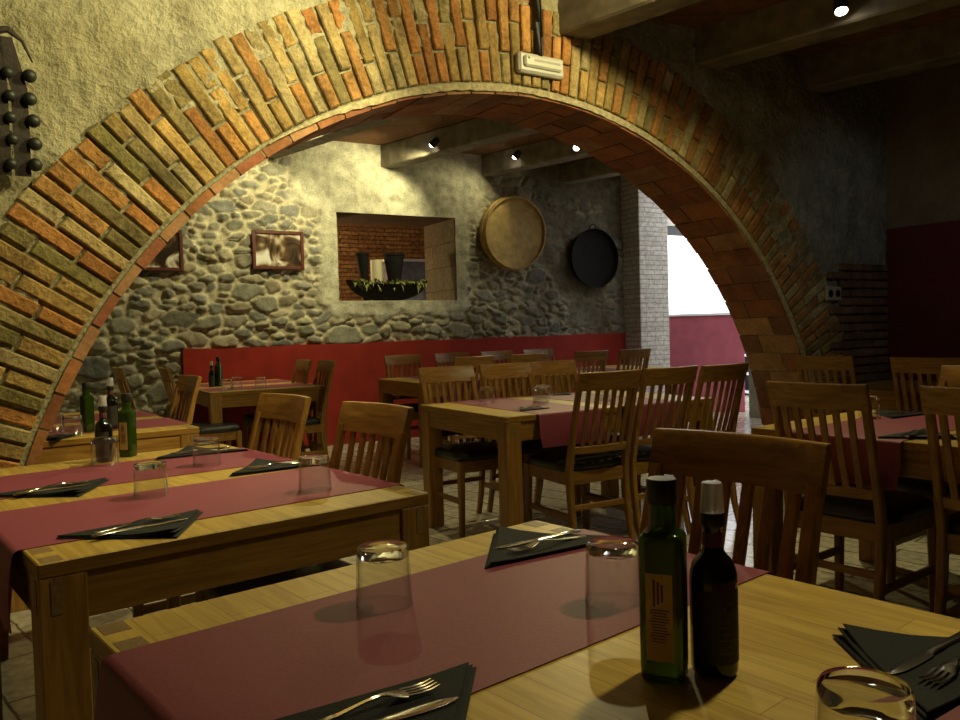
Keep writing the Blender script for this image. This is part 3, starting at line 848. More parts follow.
def make_napkin():
    # folded black napkin: right-angled triangle, apex toward +y; hypotenuse along x. layers slightly fanned
    mb = MB()
    for k, (z0, z1, sh) in enumerate(((0, .0022, 0.0), (.0024, .0048, .006), (.005, .0078, .012))):
        tri = [(-.175 + sh, 0), (.175 - sh * .3, 0 - sh * .2), (-.02 + sh * .6, .205 - sh)]
        cx = sum(p[0] for p in tri) / 3; cy = sum(p[1] for p in tri) / 3
        rg = []
        for (z, s) in ((z0, .985), ((z0 + z1) / 2, 1.0), (z1, .985)):
            ring = []
            for i in range(3):
                a, b = tri[i], tri[(i + 1) % 3]
                for q in range(6):
                    t = q / 6; x = a[0] + (b[0] - a[0]) * t; y = a[1] + (b[1] - a[1]) * t
                    x = cx + (x - cx) * s; y = cy + (y - cy) * s
                    lift = .012 * max(0, (y - .12) / .085) ** 1.5 * (k / 2 + .3) * (1 if z > 0 else 0) + .004 * max(0, -x - .1) / .075 * (k / 2)
                    ring.append(Vector((x, y, z + (lift if k else 0))))
            rg.append(ring)
        mb.loft(rg)
    return mb.build('napkin', napkin_m, None, 40)
nap0 = make_napkin(); nu = [False]
NTOP = .0082
def napkin(M, label, group, sc=1.0):
    o = nap0.copy() if nu[0] else nap0
    if nu[0]: link(o)
    nu[0] = True
    put(o, M @ Matrix.Scale(sc, 4)); 
    tag(o, label, 'napkin', group); return o

def make_fork():
    mb = MB()
    prof = [(-.10, .0, .0055, .0014), (-.095, .0002, .0075, .0016), (-.07, .001, .0065, .0016), (-.03, .004, .0042, .0018), (0, .0085, .0032, .002), (.022, .0105, .0034, .0019), (.036, .0085, .0085, .0016), (.050, .0055, .0122, .0014), (.056, .005, .0125, .0013)]
    rg = []
    for x, z, w, t in prof:
        rg.append([Vector((x, -w, z)), Vector((x, w, z)), Vector((x, w * .8, z + t)), Vector((x, -w * .8, z + t))])
    mb.loft(rg)
    for i in range(4):
        y = -.0105 + .007 * i; rg = []
        for x, z in ((.054, .005), (.07, .0035), (.085, .0035), (.098, .006)):
            w = .0019 if x < .09 else .0008
            rg.append([Vector((x, y - w, z)), Vector((x, y + w, z)), Vector((x, y + w, z + .0014)), Vector((x, y - w, z + .0014))])
        mb.loft(rg)
    return mb.build('fork', steel, None, 50)
def make_knife():
    mb = MB()
    prof = [(-.11, 0, .006, .004), (-.105, 0, .009, .0055), (-.06, 0, .0075, .006), (0, 0, .006, .0055), (.008, .001, .0055, .003), (.02, .001, .0085, .0022), (.06, .001, .0095, .0018), (.09, .001, .0085, .0016), (.105, .001, .005, .0014), (.112, .001, .001, .0010)]
    rg = []
    for x, z, w, t in prof:
        rg.append([Vector((x, -w, z + t * .5)), Vector((x, -w * .6, z)), Vector((x, w * .6, z)), Vector((x, w, z + t * .5)), Vector((x, w * .6, z + t)), Vector((x, -w * .6, z + t))])
    mb.loft(rg)
    return mb.build('knife', steel, None, 50)
fork0 = make_fork(); knife0 = make_knife(); fu = [False]
def cutlery(M, where, gname, flip=False, sc=1.0):
    """fork and knife lying side by side on the napkin whose matrix is M (x: from handle to tip if not flip)"""
    f = fork0.copy() if fu[0] else fork0; k = knife0.copy() if fu[0] else knife0
    if fu[0]: link(f); link(k)
    fu[0] = True
    r = Matrix.Rotation(PI if flip else 0, 4, 'Z')
    put(f, M @ Matrix.Translation((0.005, .040, NTOP * sc)) @ r @ Matrix.Rotation(R_(3), 4, 'Z'))
    put(k, M @ Matrix.Translation((0.012, .080, NTOP * sc)) @ r @ Matrix.Rotation(R_(1), 4, 'Z'))
    tag(f, 'steel fork on ' + where, 'fork', 'forks on the black napkins'); tag(k, 'steel knife on ' + where, 'knife', 'knives on the black napkins')

def make_oil():
    e = empty('oil_bottle')
    mb = MB(); h = .176
    mb.lathe([(.0245, 0), (.0272, .004), (.0277, .02), (.0280, h + .001), (.0273, h + .007), (.022, h + .012)], 40, sq=.5)
    mb.build('body', oil_m, e, 45)
    mb = MB(); mb.lathe([(.0262, h + .008), (.0222, h + .0125), (.0182, h + .017), (.0172, h + .025), (.0166, h + .050)], 28); mb.build('neck', oil_m, e, 45)
    mb = MB(); mb.lathe([(.0186, h + .048), (.0192, h + .051), (.0192, h + .076), (.018, h + .079), (.0005, h + .0795)], 28); mb.build('cap', black_cap, e, 45)
    mb = MB()
    # label wraps the front (-y side)
    rg = []
    for i in range(9):
        x = -.0165 + .033 * i / 8; y = -.0291 + .0010 * (abs(x) / .0165) ** 4
        rg.append([Vector((x, y, .030)), Vector((x, y, .140)), Vector((x, y - .0004, .140)), Vector((x, y - .0004, .030))])
    mb.loft(rg); lb = mb.build('paper_label', label_tan, e, 45)
    mb = MB(); q = random.Random(4)
    for i in range(3): mb.box((-.006 + .005 * i, -.0298, .116), (.0022, .0006, .034 - .006 * i))
    for i in range(12): mb.box((0 + q.uniform(-.002, .002), -.0298, .055 + .0036 * i), (q.uniform(.016, .025), .0005, .0011))
    mb.build('lettering', ink, lb)
    mb = MB(); mb.lathe([(.0256, h + .0155), (.0258, h + .012), (.0258, h + .010), (.0256, h + .009)], 28)
    return e
def make_vinegar():
    e = empty('vinegar_bottle')
    mb = MB()
    prof = [(.024, 0), (.0295, .003), (.0312, .010), (.0317, .126), (.0310, .136), (.0285, .146), (.0235, .155), (.0170, .162), (.0140, .168), (.0132, .178), (.0130, .195), (.0145, .197), (.0145, .205)]
    mb.lathe(prof, 40); mb.build('body', dark_m, e, 45)
    mb = MB(); mb.lathe([(.0138, .172), (.0141, .173), (.0138, .190), (.0135, .191)], 32); mb.build('neck_band', label_red, e, 45)
    mb = MB(); mb.lathe([(.0165, .200), (.0172, .202), (.0168, .216), (.016, .2175), (.0005, .218)], 32); mb.build('collar', black_cap, e, 45)
    mb = MB(); mb.lathe([(.0152, .2165), (.0160, .218), (.0138, .255), (.0130, .2575), (.0005, .258)], 32); mb.build('overcap', clear_cap, e, 45)
    mb = MB(); rg = []
    for i in range(15):
        a = R_(-155 + 130 * i / 14)
        rg.append([Vector((r * math.cos(a), r * math.sin(a), z)) for r, z in ((.0316, .020), (.0316, .118), (.0320, .118), (.0320, .020))])
    mb.loft(rg); lb = mb.build('paper_label', label_dark, e, 45)
    mb = MB()
    a = R_(-72); c = Vector((.0322 * math.cos(a), .0322 * math.sin(a), .098)); ax = Vector((-math.sin(a), math.cos(a), 0))
    mb.tube([c + ax * (.0062 * math.cos(2 * PI * i / 20)) + Vector((0, 0, .0072 * math.sin(2 * PI * i / 20))) for i in range(21)], .0011, 6)
    for i, wd in enumerate((.30, .42, .34, .46, .28, .40)):
        zz = .078 - .0085 * i; rg = []
        for k in range(9):
            aa = a + wd * (k / 8 - .5) * 1.6
            rg.append([Vector((r * math.cos(aa), r * math.sin(aa), z)) for r, z in ((.0320, zz), (.0320, zz + .0013), (.0323, zz + .0013), (.0323, zz))])
        mb.loft(rg)
    mb.build('emblem', ink_pale, lb)
    return e
oil0 = make_oil(); vin0 = make_vinegar(); bu = {}
def bottle(kind, p, rz, label, group, sc=1.0):
    src = oil0 if kind == 'oil' else vin0
    o = copy_tree(src) if bu.get(kind) else src
    bu[kind] = True
    o.location = p; o.rotation_euler = (0, 0, rz); o.scale = (sc, sc, sc); tag(o, label, 'bottle', group); return o

# ------------------------------------------------------------------ the nearest table (N): local origin = far right corner -> use x from -A..0
A, B = .978, 1.49
class Tabo(Tab):
    """like Tab, but p(x,y) is measured from the corner at local (ox,oy)"""
    pass
def tab_from(cornerx, cornery, deg, ox, oy, label, **kw):
    a = R_(deg); u = Vector((math.cos(a), math.sin(a))); v = Vector((-u.y, u.x))
    c = Vector((cornerx, cornery)) - u * ox - v * oy
    return Tab(c.x, c.y, deg, label, **kw)
tn = tab_from(.1215, 1.872, 40.3, A, B, 'oak dining table nearest the camera, across the bottom of the photo')
tm = tab_from(-.152, 2.227, 39.6, A, 0, 'oak dining table at the left in front of the foot of the arch')
tt = Tab(.125, 4.0916, 30.6, 'oak dining table at the centre, standing under the arch', A=B, B=A, proto=None)
# central table stands turned: its long side runs along u -> rotate the object by -90 and shift
def place_long(tab, cx, cy, deg):
    a = R_(deg); u = Vector((math.cos(a), math.sin(a), 0)); v = Vector((-u.y, u.x, 0))
    o = Vector((cx, cy, 0)) + v * A          # object's local x -> -v, local y -> +u
    tab.obj.location = o; tab.obj.rotation_euler = (0, 0, a - PI / 2)
place_long(tt, .125, 4.0916, 30.6)
tr = tab_from(1.154, 3.43, 37.0, 0, B, 'oak dining table at the right edge, behind two chair backs')
ts = tab_from(2.25, 5.35, 37.0, 0, B, 'oak dining table in the dark corner at the far right')
# second room
t1p = make_table(.86, 1.49)
t1 = tab_from(-1.42, 4.02, 36.0, .86, 0, 'oak dining table just through the arch at the far left', A=.86, proto=t1p)
t2 = tab_from(-2.2, 6.5, 30.0, 0, 0, 'oak dining table standing end-on to the red wall below the framed pictures')
tb = Tab(-.51, 6.97, 30.0, 'oak dining table along the red wall at the back of the second room', A=B, B=A); place_long(tb, -.51, 6.97, 30.0)
tb2 = Tab(*(tb.p(B + .012, 0).xy), 30.0, 'oak dining table at the right end of the red wall by the pier', A=B, B=A); place_long(tb2, *tb.p(B + .012, 0).xy, 30.0)

# runners -------------------------------------------------------
yN = lambda v: B + v            # N coordinates were measured from the far corner
runner(tn, yN(-.592), yN(-.141), 'wine red runner on the nearest table, with the two upturned glasses on it', seed=1)
runner(tn, yN(-1.43), yN(-.98), 'wine red runner at the bottom right corner of the photo', seed=2)
runner(tm, .15, .635, 'wine red runner nearest the camera on the left table', seed=3)
runner(tm, .83, 1.28, 'wine red runner on the far half of the left table, beside its bottles', seed=4)
def cross_runner(T, x0, x1, label, seed, drops=(.16, .16)):
    # runs across the narrow depth of a lengthwise-placed table (along its local v)
    class F: pass
    f = F(); f.A = T.B; f.B = T.A
    f.mat = lambda *a: Matrix.Translation(T.p(x1, 0)) @ Matrix.Rotation(R_(T.deg + 90), 4, 'Z')
    runner(f, 0, x1 - x0, label, drops=drops, seed=seed)
cross_runner(tt, .19, .62, 'wine red runner hanging over the front of the central table at its left end', 5)
cross_runner(tt, .77, 1.20, 'wine red runner on the central table behind the middle chair backs', 6)
runner(tr, yN(-.64), yN(-.18), 'wine red runner on the right-edge table, behind the nearer chair back', seed=8)
runner(tr, yN(-1.3), yN(-.86), 'wine red runner at the right edge of the photo', seed=9)
runner(t1, .18, .62, 'wine red runner on the far left table through the arch, beside two upturned glasses', seed=10)
runner(t1, .80, 1.24, 'wine red runner at the far end of the far left table, behind the dark bottles', seed=11)
runner(t2, .14, .56, 'wine red runner on the end-on table under the framed picture', seed=12, drops=(.0, .0))
runner(t2, .85, 1.28, 'wine red runner at the red-wall end of the table under the framed picture', seed=13, drops=(0, 0))
cross_runner(tb, .25, .68, 'wine red runner on the table along the red wall', 14)
cross_runner(tb2, .5, .93, 'wine red runner on the sunlit table by the pale brick pier', 15)

# glasses --------------------------------------------------------
G = 'upturned tumblers on the tables'
glass(tn.p(A - .586, yN(-.243), ZR), 'upturned clear tumbler at the left on the nearest red runner', G)
glass(tn.p(A - .308, yN(-.497), ZR), 'upturned clear tumbler beside the green bottle on the nearest table', G)
glass(tn.p(A - .535, yN(-1.003), ZR), 'upturned clear tumbler cut by the bottom edge of the photo', G)
glass(tm.p(A - .585, .540, ZR), 'upturned tumbler in the middle of the left table, near the nearer napkins', G)
glass(tm.p(A - .267, .950, ZR), 'upturned tumbler on the far runner of the left table', G)
glass(tm.p(A - .214, .262, ZR), 'upturned tumbler at the right of the left table, by a napkin', G)
glass(tm.p(A - .520, 1.262, ZR), 'upturned tumbler in front of the dark bottle on the left table', G)
glass(t1.p(.86 - .555, .12, ZT), 'nearer upturned tumbler on the far left table by the arch foot', G)
glass(t1.p(.86 - .605, .33, ZR), 'farther upturned tumbler on the far left table by the arch foot', G)
glass(t2.p(.16, .09, ZT), 'upturned tumbler at the left on the table under the framed picture', G)
glass(t2.p(.30, .36, ZR), 'upturned tumbler in the middle of the table under the framed picture', G)
glass(t2.p(.44, .10, ZT), 'upturned tumbler at the right on the table under the framed picture', G)
glass(tt.p(.342, .754, ZR), 'upturned tumbler at the left end of the central table', G)
glass(tt.p(.560, .490, ZR), 'front one of the two bright tumblers at the middle of the central table', G)
glass(tt.p(.665, .620, ZT), 'rear one of the two bright tumblers at the middle of the central table', G)
glass(tt.p(1.0, .42, ZR), 'tumbler glinting behind the slats of the left of three central chair backs', G)
glass(tb.p(.55, .35, ZR), 'upturned tumbler on the table along the red wall', G)
glass(tr.p(.62, yN(-.20), ZR), 'upturned tumbler on the right-edge table, near its far edge', G)
glass(tr.p(.38, yN(-.80), ZT), 'upturned tumbler seen through the slats of the rightmost nearer chair', G)

# bottles --------------------------------------------------------
BG = 'oil and vinegar bottles'
bottle('oil', tn.p(A - .477, yN(-.724), ZT), R_(-24), 'tall green oil bottle with a tan label on the nearest table', BG)
bottle('vin', tn.p(A - .419, yN(-.759), ZT), R_(0), 'dark round vinegar bottle with a clear cap on the nearest table', BG, .955)
bottle('oil', tm.p(A - .393, 1.425, ZT), R_(-10), 'green oil bottle with a tan label at the far end of the left table', BG, .95)
bottle('vin', tm.p(A - .497, 1.352, ZT), R_(-10), 'dark vinegar bottle with a clear cap behind a tumbler on the left table', BG, .95)
bottle('oil', t1.p(.86 - .470, .235, ZR), R_(150), 'left of two dark bottles on the far left table through the arch', BG, .95)
bottle('vin', t1.p(.86 - .355, .26, ZR), R_(20), 'right of two dark bottles on the far left table through the arch', BG, 1.0)
bottle('vin', t2.p(.17, .74, ZT), R_(0), 'left of the two dark bottles on the table under the framed picture', BG, .9)
bottle('oil', t2.p(.235, .76, ZT), R_(160), 'taller of the two dark bottles on the table under the framed picture', BG, 1.05)
bottle('vin', tb2.p(.18, .55, ZT), R_(0), 'small dark bottle on the table near the bluish chair backs', BG, .85)

# napkins with fork and knife -------------------------------------
def setting(T, x, y, rot, where, sc=1.0, z=ZR, flip=True):
    M = T.mat(x, y, z, rot)
    napkin(M, 'black napkin ' + where, 'folded black napkins', sc)
    cutlery(M, 'the black napkin ' + where, None, flip, sc)
setting(tn, A - .172, yN(-.240), -8, 'behind the right-hand tumbler on the nearest table')
setting(tn, A - .810, yN(-.515), 172, 'at the bottom edge of the nearest red runner')
setting(tn, A - .2045, yN(-1.014), -6, 'beside the cut-off tumbler at bottom right')
setting(tm, A - .730, .205, 184, 'at the near left corner of the left table')
setting(tm, A - .130, .66, -4, 'by the right end of the left table')
setting(tm, A - .770, .90, 184, 'on the left table at the photo edge')
setting(tm, A - .190, 1.20, -8, 'at the far end of the left table')
setting(tt, .30, .17, 8, 'at the front left of the central table', .62)
setting(tt, 1.0, .93, 186, 'at the back of the central table', .62)
setting(t1, .20, .13, 180, 'on the far left table by the arch foot', .8)
setting(tr, .80, yN(-.32), -8, 'at the far side of the right-edge table')
setting(tr, .17, yN(-.56), 176, 'at the near edge of the right-edge table')

# ------------------------------------------------------------------ chairs
def seat(T, x, y, face, label):
    p = T.p(x, y); chair(p.x, p.y, face, label)
def fd(T, k): return T.deg + {'+u': 0, '+v': 90, '-u': 180, '-v': 270}[k]
seat(tn, A + .165, yN(-.43), fd(tn, '-u'), 'oak chair just behind the green and dark bottles, nearest the camera')
seat(tm, A + .09, .40, fd(tm, '-u'), 'oak chair at the right end of the left table, nearer of the two')
seat(tm, A + .09, 1.06, fd(tm, '-u'), 'oak chair at the right end of the left table, farther of the two')
seat(tm, -.50, .99, fd(tm, '+u'), 'oak chair at the left end of the left table, mostly off frame')
seat(tt, .25, A + .13, fd(tt, '-v'), 'leftmost of three oak chairs behind the central table')
seat(tt, .70, A + .13, fd(tt, '-v'), 'middle oak chair of three behind the central table')
seat(tt, 1.10, A + .15, fd(tt, '-v'), 'rightmost oak chair of three behind the central table')
seat(tt, .51, -.22, fd(tt, '+v') - 2, 'leftmost of three oak chairs with backs to us before the central table')
seat(tt, .96, -.20, fd(tt, '+v') + 1, 'middle of three oak chairs with backs to us before the central table')
seat(tt, 1.34, -.24, fd(tt, '+v') + 4, 'rightmost of three oak chairs with backs to us before the central table')
seat(tr, -.18, yN(-.40), fd(tr, '+u'), 'oak chair at the right-edge table, its whole back turned to us')
seat(tr, -.13, yN(-.96), fd(tr, '+u'), 'oak chair back cut by the right edge of the photo')
seat(tr, A + .14, yN(-.50), fd(tr, '-u'), 'oak chair facing us on the far side of the right-edge table')
seat(ts, -.03, yN(-.06), fd(ts, '+u'), 'left of two dim oak chairs in the dark right corner')
seat(ts, -.08, yN(-.72), fd(ts, '+u'), 'right of two dim oak chairs in the dark right corner')
seat(t1, .86 + .22, .88, fd(t1, '-u'), 'oak chair at the end of the far left table, its pale rail end lit')
seat(t2, -.34, .02, fd(t2, '+u'), 'oak chair left of the table under the framed picture, nearer one')
seat(t2, -.62, .62, fd(t2, '+u'), 'oak chair against the rubble wall at the far left, its slats leaning')
seat(t2, A - .02, .50, fd(t2, '-u'), 'left of two oak chairs side by side right of the end-on table')
seat(t2, A + .03, .02, fd(t2, '-u'), 'right of two oak chairs side by side right of the end-on table')
seat(tb, .31, A + .10, fd(tb, '-v'), 'leftmost oak chair in the row against the red wall')
seat(tb, .87, A + .10, fd(tb, '-v'), 'second oak chair from the left in the row against the red wall')
seat(tb, 1.42, A + .10, fd(tb, '-v'), 'third oak chair from the left in the row against the red wall')
seat(tb2, .45, A + .10, fd(tb2, '-v'), 'dark oak chair in the shaded end of the row against the red wall')
seat(tb, .46, -.13, fd(tb, '+v'), 'oak chair with bluish slats seen between two chairs behind the central table')
seat(tb, 1.04, -.13, fd(tb, '+v'), 'oak chair of which only the bluish rail shows over the central chairs')
seat(tb2, .26, -.13, fd(tb2, '+v'), 'bluish daylit oak chair left of the pale brick pier')
seat(tb2, .81, -.13, fd(tb2, '+v'), 'bluish daylit oak chair directly in front of the pale brick pier')

# ------------------------------------------------------------------ things on the walls
# framed pictures
def picture(s, z, w, h, seed, label):
    e = empty('framed_picture', (0, 0, 0)); e.matrix_world = FB @ Matrix.Translation((s, -.06, z)); tag(e, label, 'picture', 'framed sepia pictures on the rubble wall')
    mb = MB(); b = .035
    for sx in (-1, 1): mb.box((sx * (w / 2 - b / 2), 0, 0), (b, .03, h), ch=.005)
    for sz in (-1, 1): mb.box((0, 0, sz * (h / 2 - b / 2)), (w - 2 * b, .03, b), ch=.005)
    mb.build('frame', frame_m, e)
    mb = MB(); mb.box((0, .002, 0), (w - 2 * b, .008, h - 2 * b)); mb.build('print', picmat(seed), e)
    mb = MB(); mb.box((-.1, .012, -h / 2 - .02), (.03, .03, .06), ch=.003); mb.build('hook', iron_m, e)
picture(-2.41, 2.08, .54, .40, 3.1, 'framed sepia picture on the rubble wall left of the opening')
picture(-3.62, 2.05, .54, .40, 8.7, 'framed sepia picture on the rubble wall, half hidden by the arch')
# big round sieve
e = empty('sieve_basket'); e.matrix_world = FB @ Matrix.Translation((.44, -.045, 2.36)) @ Matrix.Rotation(R_(4), 4, 'X'); tag(e, 'large round wooden sieve hung on the rubble wall right of the opening', 'sieve')
axm = Matrix.Rotation(R_(90), 3, 'X')     # local z -> -y
mb = MB(); mb.lathe([(.405, 0), (.43, .002), (.435, .06), (.43, .15), (.418, .152), (.412, .145), (.410, .03), (.405, .01)], 56, axis=axm); mb.build('hoop', wood_hoop, e, 40)
mb = MB(); mb.lathe([(.436, .045), (.442, .05), (.442, .08), (.436, .085)], 56, axis=axm); mb.build('band', wood_hoop, e, 40)
mb = MB(); mb.lathe([(.001, .105), (.2, .107), (.412, .112), (.412, .100), (.001, .095)], 56, axis=axm); mb.build('mesh_disc', wicker_m, e, 40)
# iron pan
e = empty('iron_pan'); e.matrix_world = FB @ Matrix.Translation((1.67, -.05, 2.08)); tag(e, 'large black round iron pan hung on the dark end of the rubble wall', 'pan')
mb = MB(); mb.lathe([(.001, .02), (.33, .02), (.35, .03), (.372, .09), (.378, .09), (.36, .02), (.33, .005), (.001, .005)], 48, axis=axm); mb.build('bowl', iron_m, e, 40)
mb = MB(); mb.tube([(-.05, -.03, .37), (-.04, -.05, .42), (0, -.055, .435), (.04, -.05, .42), (.05, -.03, .37)], .008, 8); mb.build('handle', iron_m, e, 40)
# harness with bells
e = empty('bell_harness'); e.matrix_world = FA @ Matrix.Translation((-2.125, -.045, 2.075)) @ Matrix.Scale(1.12, 4); tag(e, 'old leather harness strap with round bells hung on the plaster left of the arch', 'harness')
for k, x in enumerate((-.045, .028, .085)):
    mb = MB(); pts = [(x * (.55 + .45 * min(1, i / 4)), -.012 - .004 * math.sin(i), .22 - .45 * i / 11) for i in range(12)]
    rg = []
    for i, p in enumerate(pts):
        p = Vector(p); w = .024
        rg.append([p + Vector((-w, 0, 0)), p + Vector((w, 0, 0)), p + Vector((w, -.008, 0)), p + Vector((-w, -.008, 0))])
    mb.loft(rg); mb.build('strap', leather_m, e)
mb = MB(); mb.tube([(.0, 0, .20), (.02, -.015, .235), (.06, -.018, .245), (.10, -.015, .215), (.128, -.01, .15)], [.014, .016, .012, .006, .003], 8); mb.build('loop', leather_m, e, 50)
for k in range(5):
    for x in (-.085, -.01, .056, .118):
        z = .105 - .075 * k + rnd.uniform(-.008, .008)
        mb = MB(); c = (x + rnd.uniform(-.005, .005), -.028, z); r = .0185 if x < .1 else .022
        mb.ball(c, r, 14, 9); mb.build('bell', bell_m, e, 60)
# emergency light + conduit
e = empty('emergency_light'); e.matrix_world = FA @ Matrix.Translation((.41, -.03, 2.60)); tag(e, 'white oblong emergency light fixed to the bricks at the crown of the arch', 'light fitting')
mb = MB(); mb.box((0, 0, 0), (.30, .05, .105), ch=.012); mb.build('housing', white_pl, e, 30)
mb = MB(); mb.box((.0, -.028, .005), (.25, .03, .06), ch=.010); mb.build('diffuser', diff_m, e, 30)
mb = MB(); mb.box((0.02, -.0435, .01), (.17, .002, .012)); mb.ball((-.10, -.042, .018), .007, 8, 6); mb.build('tube', plain('grey_tube', (.35, .34, .30), .3), e)
mb = MB(); mb.tube([(0, 0, 0), (.003, 0, .18), (0, 0, .40)], .021, 12); mb.tube([(.010, -.02, .0), (.012, -.022, .1), (.010, -.02, .39)], .006, 8)
o = mb.build('cable_conduit', cable_m, None, 60); put(o, FA @ Matrix.Translation((.40, -.03, 2.645))); tag(o, 'black cable conduit running up from the emergency light to the ceiling', 'conduit')
# socket
e = empty('wall_socket'); e.matrix_world = FA @ Matrix.Translation((2.97, -.035, 1.39)); tag(e, 'cream double socket on the dim bricks right of the arch', 'socket')
mb = MB(); mb.box((0, 0, 0), (.17, .02, .10), ch=.006); mb.build('plate', socket_m, e, 30)
for sx in (-1, 1):
    mb = MB(); mb.lathe([(.001, .012), (.027, .012), (.027, .009), (.001, .009)], 20, c=(sx * .042, 0, 0), axis=axm); mb.build('outlet', cable_m, e)

# ------------------------------------------------------------------ still life in the wall opening
ZS = NZ0 + .001
e = empty('planter_bowl'); e.matrix_world = FB @ Matrix.Translation((-1.07, .22, ZS)); tag(e, 'long dark boat-shaped bowl of dried leaves in the wall opening', 'bowl')
mb = MB(); rg = []
for k in range(17):
    x = -.50 + 1.0 * k / 16; f = max(.04, 1 - (abs(x) / .505) ** 2.2); rise = .055 * (abs(x) / .5) ** 2
    w = .17 * f ** .6; d = .20 * f ** .45 if abs(x) < .42 else .20 * f ** .45
    top = .19 + rise; bot = top - d * .95 if k not in (0, 16) else top - .03
    bot = max(0, bot)
    rg.append([Vector((x, -w, top)), Vector((x, -w * .55, (top + bot) / 2 - .02 * f)), Vector((x, -w * .3, bot)), Vector((x, w * .3, bot)), Vector((x, w * .55, (top + bot) / 2 - .02 * f)), Vector((x, w, top)), Vector((x, w * .88, top)), Vector((x, 0, top - .045 * f)), Vector((x, -w * .88, top))])
mb.loft(rg); mb.build('bowl', iron_m, e, 40)
mb = MB(); q = random.Random(5)
for i in range(190):
    x = q.uniform(-.44, .44); y = q.uniform(-.13, .1); base = Vector((x, y, .17 + .04 * abs(x)))
    if q.random() < .55: dr = Vector((q.uniform(-.5, .5), q.uniform(-1.2, -.2), q.uniform(-.3, .9)))
    else: dr = Vector((q.uniform(-1, 1), q.uniform(-.6, .5), q.uniform(.2, 1)))
    dr.normalize(); L = q.uniform(.06, .15); w = q.uniform(.010, .022); sd = dr.cross(Vector((q.random(), q.random(), 1))).normalized()
    mid = base + dr * L * .5 + Vector((0, 0, .01)); tip = base + dr * L + Vector((0, 0, -.05))
    mb.add([base, mid + sd * w, tip, mid - sd * w, mid + Vector((0, 0, .002))], [(0, 1, 4), (1, 2, 4), (2, 3, 4), (3, 0, 4)])
o = mb.build('foliage', leaf_m, e, normals=False); o['kind'] = 'stuff'
for s, lean, lbl in ((-1.22, -.035, 'narrow dark leaning vase behind the bowl, left of the cream candle'), (-.86, .0, 'flaring dark vase behind the bowl, right of the cream candle')):
    e = empty('flared_vase'); e.matrix_world = FB @ Matrix.Translation((s, .50, ZS)); tag(e, lbl, 'vase', 'dark vases in the wall opening')
    mb = MB(); k = .62 if lean else 1
    rg = []
    for z, r in ((0, .055), (.05, .06), (.2, .065), (.38, .095), (.56, .125), (.575, .123), (.57, .112), (.4, .085)):
        rg.append([Vector((r * k * math.cos(2 * PI * j / 28) + lean * z / .5, r * k * math.sin(2 * PI * j / 28), z)) for j in range(28)])
    mb.loft(rg); mb.build('body', iron_m, e, 50)
    mb = MB(); mb.lathe([(.126 * k, .545), (.130 * k, .55), (.130 * k, .57), (.126 * k, .575)], 28, c=(lean * 1.12, 0, 0)); mb.build('rim', iron_m, e, 50)
e = empty('pillar_candle'); e.matrix_world = FB @ Matrix.Translation((-1.06, .56, ZS)); tag(e, 'thick cream pillar candle between two dark vases in the wall opening', 'candle')
mb = MB(); mb.lathe([(.07, 0), (.072, .01), (.072, .50), (.066, .505), (.03, .495), (.001, .49)], 32); mb.build('wax', candle_m, e, 45)
mb = MB(); mb.tube([(0, 0, .485), (.002, 0, .51)], .002, 6); mb.build('wick', iron_m, e)
e = empty('stone_plinth'); e.matrix_world = FB @ Matrix.Translation((-.28, 1.5, 0)); tag(e, 'grey plinth with a white top standing beyond the wall opening', 'plinth')
mb = MB(); mb.box((0, 0, 1.06), (.62, .5, 2.12), ch=.01); mb.build('block', grey_st, e)
mb = MB(); mb.box((0, 0, 2.135), (.68, .56, .035), ch=.006); mb.build('slab', white_cap_m, e)

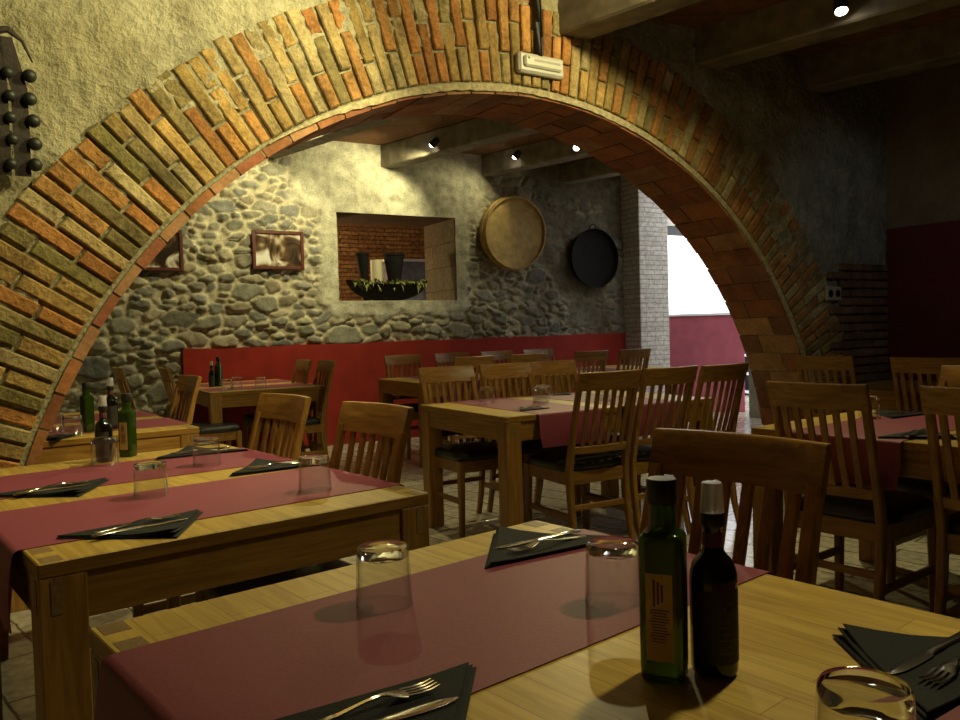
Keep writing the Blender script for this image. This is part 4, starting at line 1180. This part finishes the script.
# ------------------------------------------------------------------ outside, past the low wall
RK = Matrix.Translation((4.86, 13.2, 0))
e = empty('shelf_rack'); e.matrix_world = RK; tag(e, 'outdoor rack with pale shelves seen just right of the low red wall', 'shelf')
for z in (.06, .36, .66): 
    mb = MB(); mb.box((0, 0, z), (1.0, .35, .035), ch=.004); mb.build('shelf', rack_m, e)
for sx in (-1, 1):
    mb = MB(); mb.box((sx * .48, .15, .42), (.04, .04, .84), ch=.004); mb.build('upright', pot_m, e)
mb = MB(); mb.box((0, .185, .42), (1.0, .02, .84)); mb.build('back_panel', pot_m, e)
for k, (x, z) in enumerate(((-.36, .0775), (-.12, .0775), (-.34, .3775), (-.1, .3775), (-.33, .6775))):
    p = RK @ Vector((x, -.03, z + .001))
    e2 = empty('plant_pot', p); tag(e2, ['dark pot on the bottom shelf of the outdoor rack, left', 'dark pot on the bottom shelf of the outdoor rack, second', 'dark pot on the middle shelf of the outdoor rack, left', 'dark pot on the middle shelf of the outdoor rack, second', 'dark pot on the top shelf of the outdoor rack'][k], 'plant pot', 'pots on the outdoor rack')
    mb = MB(); mb.lathe([(.06, 0), (.085, .16), (.09, .165), (.08, .165), (.07, .15), (.001, .148)], 20); mb.build('pot', pot_m, e2, 45)
    mb = MB(); q = random.Random(k)
    for i in range(40):
        a = q.uniform(0, 6.28); d = Vector((math.cos(a) * .6, math.sin(a) * .6, q.uniform(.5, 1.2))).normalized(); b0 = Vector((0, 0, .15)); L = q.uniform(.06, .14)
        sd = d.cross(Vector((0, 0, 1))).normalized() * .012; t = b0 + d * L
        mb.add([b0, b0 + d * L * .5 + sd, t, b0 + d * L * .5 - sd], [(0, 1, 2), (0, 2, 3)])
    mb.build('leaves', green_m, e2, normals=False)

# ------------------------------------------------------------------ light of the room beyond, world, camera
ld = bpy.data.lights.new('far_room_lamp', 'POINT'); ld.energy = 95; ld.color = (1, .72, .36); ld.shadow_soft_size = .1
lo = bpy.data.objects.new('far_room_lamp', ld); link(lo); lo.location = onwall(FB, -2.3, 2.1, 2.2)

w = bpy.data.worlds.new('World'); scn.world = w; w.use_nodes = True
bg = w.node_tree.nodes['Background']; bg.inputs[0].default_value = (0.93, 0.96, 1.0, 1); bg.inputs[1].default_value = 3.0

F_PX, PITCH, ROLL = 802.0, R_(2.15), R_(1.55)
cam = bpy.data.cameras.new('camera'); cam.sensor_fit = 'HORIZONTAL'; cam.sensor_width = 36; cam.lens = F_PX / 960 * 36; cam.clip_start = .02
co = bpy.data.objects.new('camera', cam); link(co)
fw = Vector((0, math.cos(PITCH), -math.sin(PITCH))); rt = Vector((1, 0, 0)); up = Vector((0, math.sin(PITCH), math.cos(PITCH)))
c, s = math.cos(ROLL), math.sin(ROLL)
ex = rt * c - up * s; ey = rt * s + up * c
Mx = Matrix((ex, ey, -fw)).transposed().to_4x4(); Mx.translation = (0, 0, 1.2)
co.matrix_world = Mx
scn.camera = co
vs = scn.view_settings
vs.view_transform = 'Standard'; vs.look = 'None'; vs.exposure = 0.0; vs.gamma = 1.0; vs.use_curve_mapping = False
